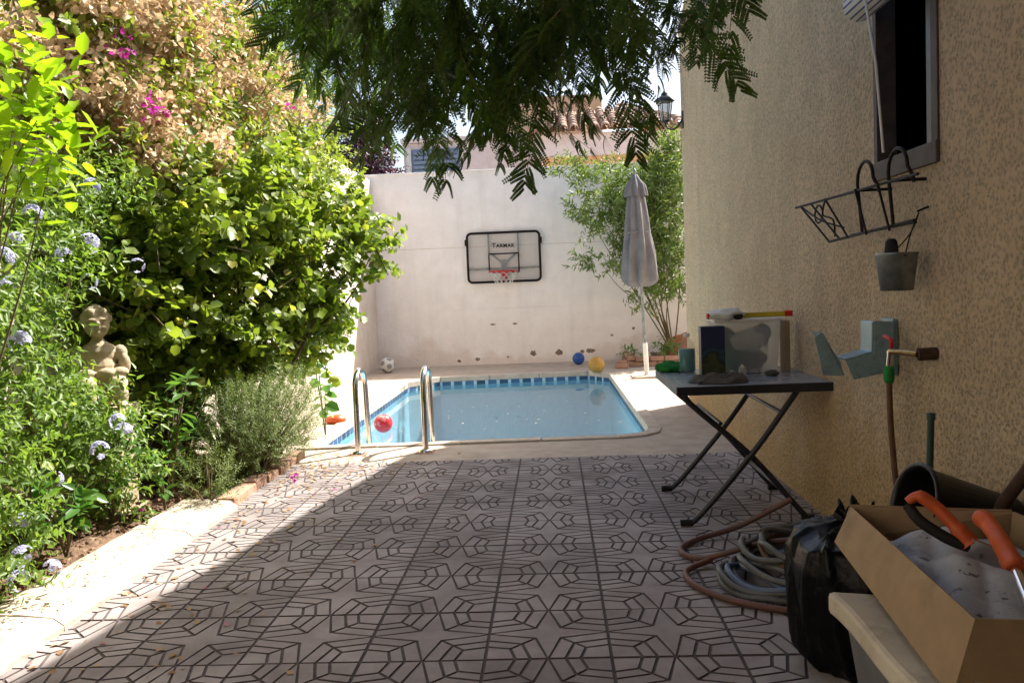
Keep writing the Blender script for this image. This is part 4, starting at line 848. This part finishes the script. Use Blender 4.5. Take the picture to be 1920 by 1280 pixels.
# bracts sit in dense papery clusters on the skin
Pc, Dc = twigs(clumps(BB[:8], 20, .16), 1050, .75, .2); Pc = Pc[(Pc[:,1] < 8.9)]; nC = len(Pc); Dc = Dc[:nC]
k = 40; o3 = RNG.normal(size=(nC,k,3))*np.array([.045,.045,.038]); PP = (Pc[:,None,:]+o3).reshape(-1,3)-off; DD = unit(o3.reshape(-1,3)+RNG.normal(size=(nC*k,3))*.04); NN = unit(RNG.normal(size=(nC*k,3))+np.array([.3,-.3,.6]))
leaf_obj('dry_bracts', PP, DD, NN, .036+.014*RNG.random(nC*k), .036, [L['bract']], parent=bg_, shape='bract', fold=.25)
for (x, y, z) in ((-2.38,4.75,2.67),(-2.38,5.2,2.38),(-2.38,5.05,2.4),(-2.4,7.3,3.1),(-2.38,7.75,2.98),(-2.42,10.4,3.6),(-2.6,4.0,2.75)):
    n_ = 14; o3 = RNG.normal(size=(n_,3))*.028; leaf_obj('magenta_bracts', np.array([x,y,z])-off+o3, unit(o3+RNG.normal(size=(n_,3))*.02), unit(RNG.normal(size=(n_,3))+np.array([0,-.3,.6])), .04, .034, [L['magenta']], parent=bg_, shape='bract')
branches(bg_, (0,0,0), [tuple(np.array(b[:3])-off) for b in BB], .035, M['bark'], seed=4)

# light green rounded-leaf shrub in the middle of the bed
SB = [(-2.45,5.6,1.75,.5,.7,.42),(-2.12,6.2,1.85,.45,.6,.35),(-1.95,6.6,1.55,.38,.6,.5),(-2.3,6.0,1.2,.45,.7,.45),(-2.6,5.2,1.35,.32,.5,.5),(-1.95,6.7,1.05,.24,.4,.3),(-1.6,7.1,1.75,.18,.3,.12),(-1.5,7.0,1.52,.14,.22,.08),(-2.15,6.4,2.15,.32,.5,.18),(-1.8,7.1,2.05,.15,.3,.12),(-1.45,7.0,1.62,.08,.12,.05),(-2.45,5.7,.85,.3,.5,.28),(-2.2,6.3,.85,.26,.4,.28),(-2.6,5.3,.75,.2,.3,.25)]
gs = empty('garden_shrub', (-2.35,5.8,.05)); tag(gs, 'large light green shrub reaching from the bed toward the pool', 'shrub'); off = np.array([-2.35,5.8,.05])
P, D = twigs(clumps(SB, 30, .15)+SB, 2100, .3); a = sprig(P-off, D, 9, .16, .062, .8); leaf_obj('foliage', *a, [L['shrub']], parent=gs, shape='round')
branches(gs, (0,0,0), [tuple(np.array(b[:3])-off) for b in SB], .02, M['bark'], seed=5)
tw = MB()
for q in range(0, 2100, 9): p = Vector(P[q]-off); c = Vector(D[q]); tw.tube([p-c*.25+Vector((0,0,-.1)), p, p+c*.15], [.005,.004,.002], 4, caps=False)
tag(tw.build('twigs', M['twig'], gs), kind='stuff')

# plumbago with pale blue flower heads, near left
PBs = [(-2.68,3.95,1.42,.32,.5,.4),(-2.72,3.75,.9,.33,.5,.38),(-2.55,4.1,.5,.28,.35,.22),(-2.42,4.38,.38,.22,.2,.28),(-2.5,4.2,.7,.14,.14,.14),(-2.38,3.35,.5,.2,.3,.35),(-2.7,4.7,1.75,.25,.5,.3),(-2.55,3.4,1.2,.25,.4,.4),(-2.28,3.2,.22,.16,.3,.16)]
pb = empty('plumbago', (-2.6,3.9,.05)); tag(pb, 'loose plumbago bush with pale blue flower heads at the left edge', 'shrub'); off = np.array([-2.6,3.9,.05])
P, D = twigs(clumps(PBs, 30, .16)+PBs, 1900, .4, .2); a = sprig(P-off, D, 10, .15, .045, .38); leaf_obj('foliage', *a, [L['plumbago']], parent=pb, shape='lance')
branches(pb, (0,0,0), [tuple(np.array(b[:3])-off) for b in PBs], .02, M['twig'], seed=6)
def flowerhead():
    Ps, Ds, Ns = [], [], []
    for f in range(11):
        d = unit(RNG.normal(size=3)+np.array([0,0,.8])); c = d*.036; a_ = unit(np.cross(d, RNG.normal(size=3))); b_ = np.cross(d, a_)
        for q in range(5):
            t = q*2*math.pi/5; Ps.append(c); Ds.append(a_*math.cos(t)+b_*math.sin(t)+d*.12); Ns.append(d)
    return leaf_mesh('flower_head', np.array(Ps), np.array(Ds), np.array(Ns), .017, .015, [L['plumflower']], shape='round')
FH = [flowerhead() for _ in range(3)]
for q, (x, y, z) in enumerate(((-2.34,3.75,1.63),(-2.3,3.9,1.45),(-2.2,3.95,1.5),(-2.24,4.0,1.32),(-2.33,3.6,1.5),(-2.33,3.5,1.42),(-2.36,4.3,1.82),(-2.28,3.5,1.06),(-2.38,3.4,.83),(-2.2,4.1,.62),(-2.2,4.15,.56),(-2.22,3.95,.5),(-2.3,3.7,.42),(-2.2,3.3,.33),(-2.14,3.2,.22),(-2.13,3.15,.14),(-2.12,3.35,.12),(-2.4,3.6,1.3),(-2.12,4.25,1.4))):
    link(FH[q%3], 'flower_head', pb, (x+2.6,y-3.9,z-.05), (random.uniform(-.5,.5),random.uniform(-.5,.5),random.random()*6), (random.uniform(.85,1.3),)*3)['kind'] = 'stuff'

# citrus branch with big lime leaves, near left top
ct = empty('citrus_shrub', (-2.45,3.1,.05)); tag(ct, 'glossy lime green citrus shrub with large leaves at the upper left edge', 'shrub')
one = [leaf_mesh('leaf', np.zeros((1,3)), np.array([[1.,0,0]]), np.array([[0,0,1.]]), 1., w_, [L['citrus']], shape='oval', fold=.12, curl=.2) for w_ in (.5,.56,.62)]
for me in one:
    pass
ends = [(x+.2, y, z) for x, y, z in ((-2.22,3.2,2.02),(-2.1,3.1,1.78),(-2.2,3.25,1.75),(-2.06,3.15,2.0),(-2.2,3.3,2.2),(-2.1,3.2,1.8),(-2.15,3.05,1.88),(-2.25,3.3,1.9),(-2.3,3.15,1.8))]
branches(ct, (0,0,0), [(x+2.45,y-3.1,z-.05) for x, y, z in ends], .008, M['twig'], seed=7)
for (x, y, z) in ends:
    for q in range(27):
        p = Vector((x+2.45+random.gauss(0,.08), y-3.1+random.gauss(0,.09), z-.05+random.gauss(0,.085)))
        d = Vector((random.gauss(.3,.8),random.gauss(-.2,.8),random.gauss(.1,.6))).normalized(); l = random.uniform(.07,.115)
        o = link(random.choice(one), 'leaf', ct, p, (0,0,0), (l,l,l)); o.rotation_euler = d.to_track_quat('X','Z').to_euler()

# rosemary
def needle_bush(name, loc, blobs, n_, label, ln_=.026):
    t = empty(name, loc); tag(t, label, 'shrub'); off = np.array(loc); P, D = twigs(blobs, n_, .3, .6); D = unit(D+np.array([0,0,.35]))
    a = sprig(P-off, D, 24, .14, ln_, .15, .15); leaf_obj('needles', *a, [L['rosemary']], parent=t, shape='lance', curl=.0)
    w_ = MB()
    for q in range(0, n_, 14): p = Vector(P[q]-off); d = Vector(D[q]); w_.tube([Vector((p.x*.3,p.y*.3,0)), p*.6, p, p+d*.13], [.006,.005,.003,.001], 4, caps=False)
    tag(w_.build('stems', M['twig'], t), kind='stuff'); return t
needle_bush('rosemary_bush', (-2.05,5.6,.05), [(-2.0,5.5,.34,.22,.36,.27),(-1.92,5.85,.38,.2,.36,.28),(-2.1,5.3,.36,.17,.25,.24)], 1800, 'dense grey green rosemary bush where the bed meets the pool deck')
needle_bush('rosemary_sprig', (-2.02,4.72,.06), [(-2.02,4.72,.16,.11,.15,.12)], 90, 'small rosemary tuft at the end of the pale kerb')
# broad-leaved plants low in the bed
def broad(name, loc, n_, h_, spread, lsz, label, wr=.42):
    t = empty(name, loc); tag(t, label, 'plant')
    me = [leaf_mesh('leaf', np.zeros((1,3)), np.array([[1.,0,0]]), np.array([[0,0,1.]]), 1., wr*f, [L['broad']], shape='oval', fold=.12, curl=.22) for f in (.9,1,1.15)]
    for s_ in range(max(2, n_//9)):
        a = random.random()*6.28; tip = Vector((spread*math.cos(a)*random.uniform(.2,1), spread*math.sin(a)*random.uniform(.2,1), h_*random.uniform(.6,1)))
        pts = smooth_path([(0,0,-.03), tip*.5+Vector((0,0,.06)), tip],5); MB().tube(pts, .005, 5).build('stem', M['twig'], t)
        for q in range(9):
            p = pts[min(len(pts)-1, 3+q)]; b = random.random()*6.28; d = Vector((math.cos(b),math.sin(b),random.uniform(-.6,1.1))).normalized(); l = lsz*random.uniform(.7,1.2)
            o = link(random.choice(me), 'leaf', t, p, (0,0,0), (l,l,l)); o.rotation_euler = (d.to_track_quat('X','Z') @ Matrix.Rotation(random.gauss(0,.5),4,'X').to_quaternion()).to_euler()
broad('laurel_seedling', (-2.35,4.95,.06), 54, .72, .2, .13, 'upright broad leaved plant standing left of the rosemary', .36)
broad('sage_plant', (-2.2,4.55,.06), 36, .34, .16, .09, 'low silvery green broad leaved plant behind the kerb', .5)
broad('leafy_plant', (-2.42,4.38,.06), 63, .6, .26, .1, 'leafy green plant at the foot of the statue', .5)
broad('leafy_plant', (-2.3,3.75,.06), 45, .34, .2, .1, 'leafy green plant nearest the kerb below the plumbago', .5)
broad('leafy_plant', (-2.6,5.0,.06), 54, .55, .25, .1, 'leafy green plant in the shade right of the statue', .5)
broad('leafy_plant', (-2.3,5.15,.06), 36, .42, .2, .11, 'leafy green plant crowding the left side of the rosemary', .5)
broad('leafy_plant', (-2.5,5.4,.06), 72, .7, .3, .11, 'tall leafy green plant under the shrub behind the rosemary', .45)
broad('pool_side_plant', (-2.0,7.15,.0), 27, .75, .22, .12, 'round leaved plant at the pool edge behind the rosemary', .8)
tag(MB().ball((0,0,.03), (.1,.08,.05), 16, nz=lambda d: .06*math.sin(6*d.x)).build('orange_toy', M['orange'], None, (-2.1,7.9,0)), 'orange toy on the sunny deck left of the pool', 'toy')

# jacaranda hanging overhead
jc = empty('jacaranda_tree', (-2.5,.6,.05)); tag(jc, 'feathery jacaranda fronds hanging dark over the patio', 'tree'); jo = Vector((-2.5,.6,.05))
def frond(seed, l=.4, droop=.35):
    rs = np.random.default_rng(seed); Ps, Ds, Ns, Ls = [], [], [], []; npair = 12; rach = []
    tubes = MB()
    def rp(t): return np.array([l*t*(1-.12*droop*t), 0, -l*droop*t*t])
    tubes.tube([tuple(rp(t)) for t in np.linspace(0,1,8)], [.0028*(1-.7*t) for t in np.linspace(0,1,8)], 4, caps=False)
    for i in range(npair):
        t = .1+.9*i/(npair-1); c = rp(t); ll = .095*math.sin(math.pi*(.18+.72*t))**.7*(.9+.2*rs.random())
        for s_ in (-1,1):
            if rs.random() < .06: continue
            ll = .095*math.sin(math.pi*(.18+.72*t))**.7*(.75+.45*rs.random())
            d = unit(np.array([.5+.35*t+.16*rs.normal(), s_*(.8+.15*rs.normal()), -.15+.28*rs.normal()])); nrm = np.array([0,0,1.]) + rs.normal(size=3)*.3; side = unit(np.cross(nrm, d))
            k = 12
            for q in range(k):
                u = (q+.6)/k; pos = c+d*ll*u+np.array([.012*u*u,0,-.03*u*u])
                for s2 in (-1,1): Ps.append(pos); Ds.append(d*.55+side*s2); Ns.append(nrm); Ls.append(.0145*(1-.5*abs(u-.4)))
    me = leaf_mesh('frond', np.array(Ps), np.array(Ds), np.array(Ns), np.array(Ls), np.array(Ls)*.7, [L['jacaranda'], M['twig']], shape='oval', fold=.05, curl=0)
    bm = bmesh.new(); bm.from_mesh(me); tmp = tubes.mesh('t', M['twig']); nb = len(bm.faces); bm.from_mesh(tmp); bm.faces.ensure_lookup_table()
    for f in bm.faces[nb:]: f.material_index = 1
    bm.to_mesh(me); bm.free(); bpy.data.meshes.remove(tmp); return me
FR = [frond(s_, .3+.015*s_, .12+.1*s_) for s_ in range(8)]
low = [(-1.0,2.12),(-.9,2.0),(-.82,1.9),(-.6,1.8),(-.45,1.76),(-.36,1.66),(-.26,1.78),(-.18,1.72),(-.12,1.58),(-.06,1.75),(.03,1.86),(.1,1.94),(.2,1.94),(.25,1.76),(.3,1.98),(.38,2.0),(.48,1.93),(.58,1.93),(.63,2.03),(.74,2.16)]
def zlow(x): return float(np.interp(x, [p[0] for p in low], [p[1] for p in low]))
hubs = [Vector(p) for p in ((-.62,3.1,2.5),(-.45,3.3,2.45),(-.1,3.2,2.5),(.2,3.4,2.5),(.45,3.1,2.55),(-.3,2.9,2.35),(.1,3.0,2.3),(-.6,3.3,2.6))]
cnt = 0
while cnt < 240:
    x = random.uniform(-.97,.72); y = random.uniform(2.75,3.7); sc = y/3.0
    if x > .3 and random.random() < .45: continue
    z = zlow(x)+(2.36-zlow(x))*random.random()**1.2*.95
    tip = Vector((x*sc, y, 1.2+(z-1.2)*sc)); h_ = min(hubs, key=lambda q: (Vector((q.x*sc,y,1.2+(q.z-1.2)*sc))-tip).length+random.random()*.35)
    h_ = Vector((h_.x*sc, y+random.uniform(-.2,.2), 1.2+(h_.z-1.2)*sc))
    d = (tip-h_); d += Vector((random.gauss(0,.12),random.gauss(0,.2),random.gauss(-.08,.1))); d.normalize()
    if d.z > .1: d.z = random.uniform(-.3,.05); d.normalize()
    me = random.choice(FR); base = tip-d*.4
    fs = random.uniform(.75,1.2); base = tip-d*.33*fs; o = link(me, 'frond', jc, base-jo, (0,0,0), (fs,fs,fs)); q = d.to_track_quat('X','Z'); o.rotation_euler = (q @ Matrix.Rotation(random.gauss(0,.7),4,'X').to_quaternion()).to_euler(); cnt += 1
# a few single fronds in the open at the sides
for (px, pz, y, dx, dy, dz) in ((-.62,2.13,3.0,-.9,.1,.0),(.48,2.1,2.9,.5,-.1,-.75),(.46,2.3,2.9,.95,.1,-.12),(-.4,1.9,3.0,-.75,0,-.35),(-.02,1.85,3.0,-.2,0,-.95),(.26,1.95,3.0,.2,0,-.95)):
    d = Vector((dx,dy,dz)).normalized(); o = link(FR[1], 'frond', jc, Vector((px,y,pz))-jo); o.rotation_euler = d.to_track_quat('X','Y').to_euler()
trunk = smooth_path([(0,0,-.1),(.05,.1,1.0),(.2,.5,2.1),(.6,1.2,2.9),(1.3,2.0,3.0),(2.0,2.5,2.75),(2.6,2.6,2.6)],8); n_ = len(trunk)
MB().tube(trunk, [.09*(1-.86*i/(n_-1)) for i in range(n_)], 10).build('trunk', M['bark'], jc)
for q, h_ in enumerate(hubs):
    h2 = h_-jo; s_ = min(trunk, key=lambda p: (Vector(p)-h2-Vector((-.3,-.3,.2))).length); MB().tube(smooth_path([s_, s_.lerp(h2,.5)+Vector((0,0,.06)), h2, h2+Vector((random.uniform(-.1,.1),random.uniform(.1,.3),-.2))],5), [.016*(1-.8*i/15) for i in range(16)], 6).build('branch', M['bark'], jc)

# narrow-leaved shrub in the far right corner
WB = [(1.75,12.9,2.5,.5,.5,.75),(1.55,12.8,1.9,.45,.5,.5),(1.0,12.7,2.05,.45,.3,.16),(.6,12.6,2.25,.3,.22,.1),(.9,12.8,2.75,.4,.3,.18),(.5,12.7,2.95,.3,.2,.07),(1.8,12.8,1.4,.4,.4,.4),(1.3,12.8,2.45,.4,.4,.4),(1.95,12.9,3.05,.28,.35,.3),(.75,12.65,1.55,.2,.2,.07),(1.2,12.7,1.6,.3,.3,.25),(1.65,12.6,1.02,.35,.25,.06)]
ws = empty('corner_shrub', (1.85,13.1,.1)); tag(ws, 'airy narrow leaved shrub in the corner behind the parasol', 'shrub'); off = np.array([1.85,13.1,.1])
P, D = twigs(clumps(WB, 26, .17, .6)+WB, 1300, .25); D = unit(D*.7+np.array([-.35,-.1,.15])); a = sprig(P-off, D, 13, .24, .085, .3); leaf_obj('foliage', *a, [L['willow']], parent=ws, shape='lance')
branches(ws, (0,0,0), [tuple(np.array(b[:3])-off) for b in WB], .012, M['twig'], seed=8)
# purple plum and a far green tree beyond the walls
def bgtree(name, loc, blobs, n_, m, lsz, wr, label, cat='tree', shape='oval', k=9):
    t = empty(name, loc); tag(t, label, cat); off = np.array(loc); P, D = twigs(blobs, n_, .4); a = sprig(P-off, D, k, .22, lsz, wr); leaf_obj('crown', *a, [m], parent=t, shape=shape)
    top = Vector(np.array(blobs[0][:3])-off); MB().tube(smooth_path([(0,0,-1.5),top*.5+Vector((.06,.05,0)),top],6), [.08*(1-.7*i/12) for i in range(13)], 8).build('trunk', M['bark'], t)
    branches(t, tuple(top*.5), [tuple(np.array(b[:3])-off) for b in blobs], .03, M['bark'], seed=9)
bgtree('purple_plum_tree', (-3.6,14.9,-.4), [(-3.2,14.8,3.5,.32,.4,.65),(-3.05,14.9,4.1,.2,.3,.55),(-3.4,14.7,3.3,.3,.35,.6),(-2.85,14.8,3.35,.2,.3,.3)], 620, L['plum'], .075, .5, 'dark purple leaved plum tree rising behind the wall corner')
bgtree('far_green_tree', (-5.2,16.5,-.4), [(-4.6,16.5,4.7,.7,.8,.7),(-4.1,16.5,4.1,.6,.7,.6),(-4.9,16.4,3.9,.8,.7,.8),(-5.0,16.8,5.6,.5,.6,.5)], 620, L['far'], .1, .45, 'hazy olive green tree beyond the left wall')

# litter on the tiles and deck
n_ = 700; x = -1.84+np.abs(RNG.normal(size=n_))*.45; y = np.where(RNG.random(n_) < .55, RNG.normal(5.7,.45,n_), 2.2+4.2*RNG.random(n_)); ok = (x < 1.2) & (y < 6.45); x, y = x[ok], y[ok]
P = np.stack([x, y, np.full(len(x), .004)], 1); a = RNG.random(len(x))*6.28; D = np.stack([np.cos(a),np.sin(a),RNG.normal(size=len(x))*.12], 1); Nn = np.tile([0,0,1.], (len(x),1))+RNG.normal(size=(len(x),3))*.2
s_ = .012+.03*RNG.random(len(x))**2
lit = leaf_obj('fallen_leaves', P, D, Nn, s_, s_*.6, [L['litter']], shape='bract', fold=.1, curl=-.1); tag(lit, 'dry leaves and petals scattered over the tiles near the bed', 'fallen leaves')
n_ = 60; P = np.stack([RNG.uniform(-1.9,.65,n_), 6.8+4.6*RNG.random(n_)**1.5, np.full(n_,-.111)], 1); a = RNG.random(n_)*6.28
wl = leaf_obj('floating_leaves', P, np.stack([np.cos(a),np.sin(a),np.zeros(n_)], 1), np.tile([0,0,1.], (n_,1)), .015+.03*RNG.random(n_), .016, [L['litter']], shape='bract', fold=.02, curl=0); tag(wl, 'small dry leaves floating on the pool water', 'floating leaves')
n_ = 160; P = np.stack([RNG.uniform(-2.18,-1.9,n_), 2.2+2.5*RNG.random(n_), np.full(n_,.068)], 1); a = RNG.random(n_)*6.28
kl = leaf_obj('kerb_litter', P, np.stack([np.cos(a),np.sin(a),RNG.normal(size=n_)*.1], 1), np.tile([0,0,1.], (n_,1)), .01+.02*RNG.random(n_), .009, [L['litter']], shape='bract', fold=.1, curl=-.1); tag(kl, 'dry specks of leaf on the pale kerb', 'fallen leaves')
for (x, y, lab) in ((-1.72,5.35,'magenta flower fallen on the tiles beside the rosemary'),(-2.28,4.4,'magenta flower fallen on the soil behind the kerb')):
    n_ = 10; o3 = RNG.normal(size=(n_,3))*.01; o = bpy.data.objects.new('fallen_flower', leaf_mesh('fallen_flower', o3+np.array([0,0,.03]), unit(o3+RNG.normal(size=(n_,3))*.01), unit(RNG.normal(size=(n_,3))+np.array([0,0,1])), -.0+.024, .02, [L['magenta']], shape='bract')); COL.objects.link(o); o.location = (x,y,.01 if x > -2 else .07); tag(o, lab, 'flower')
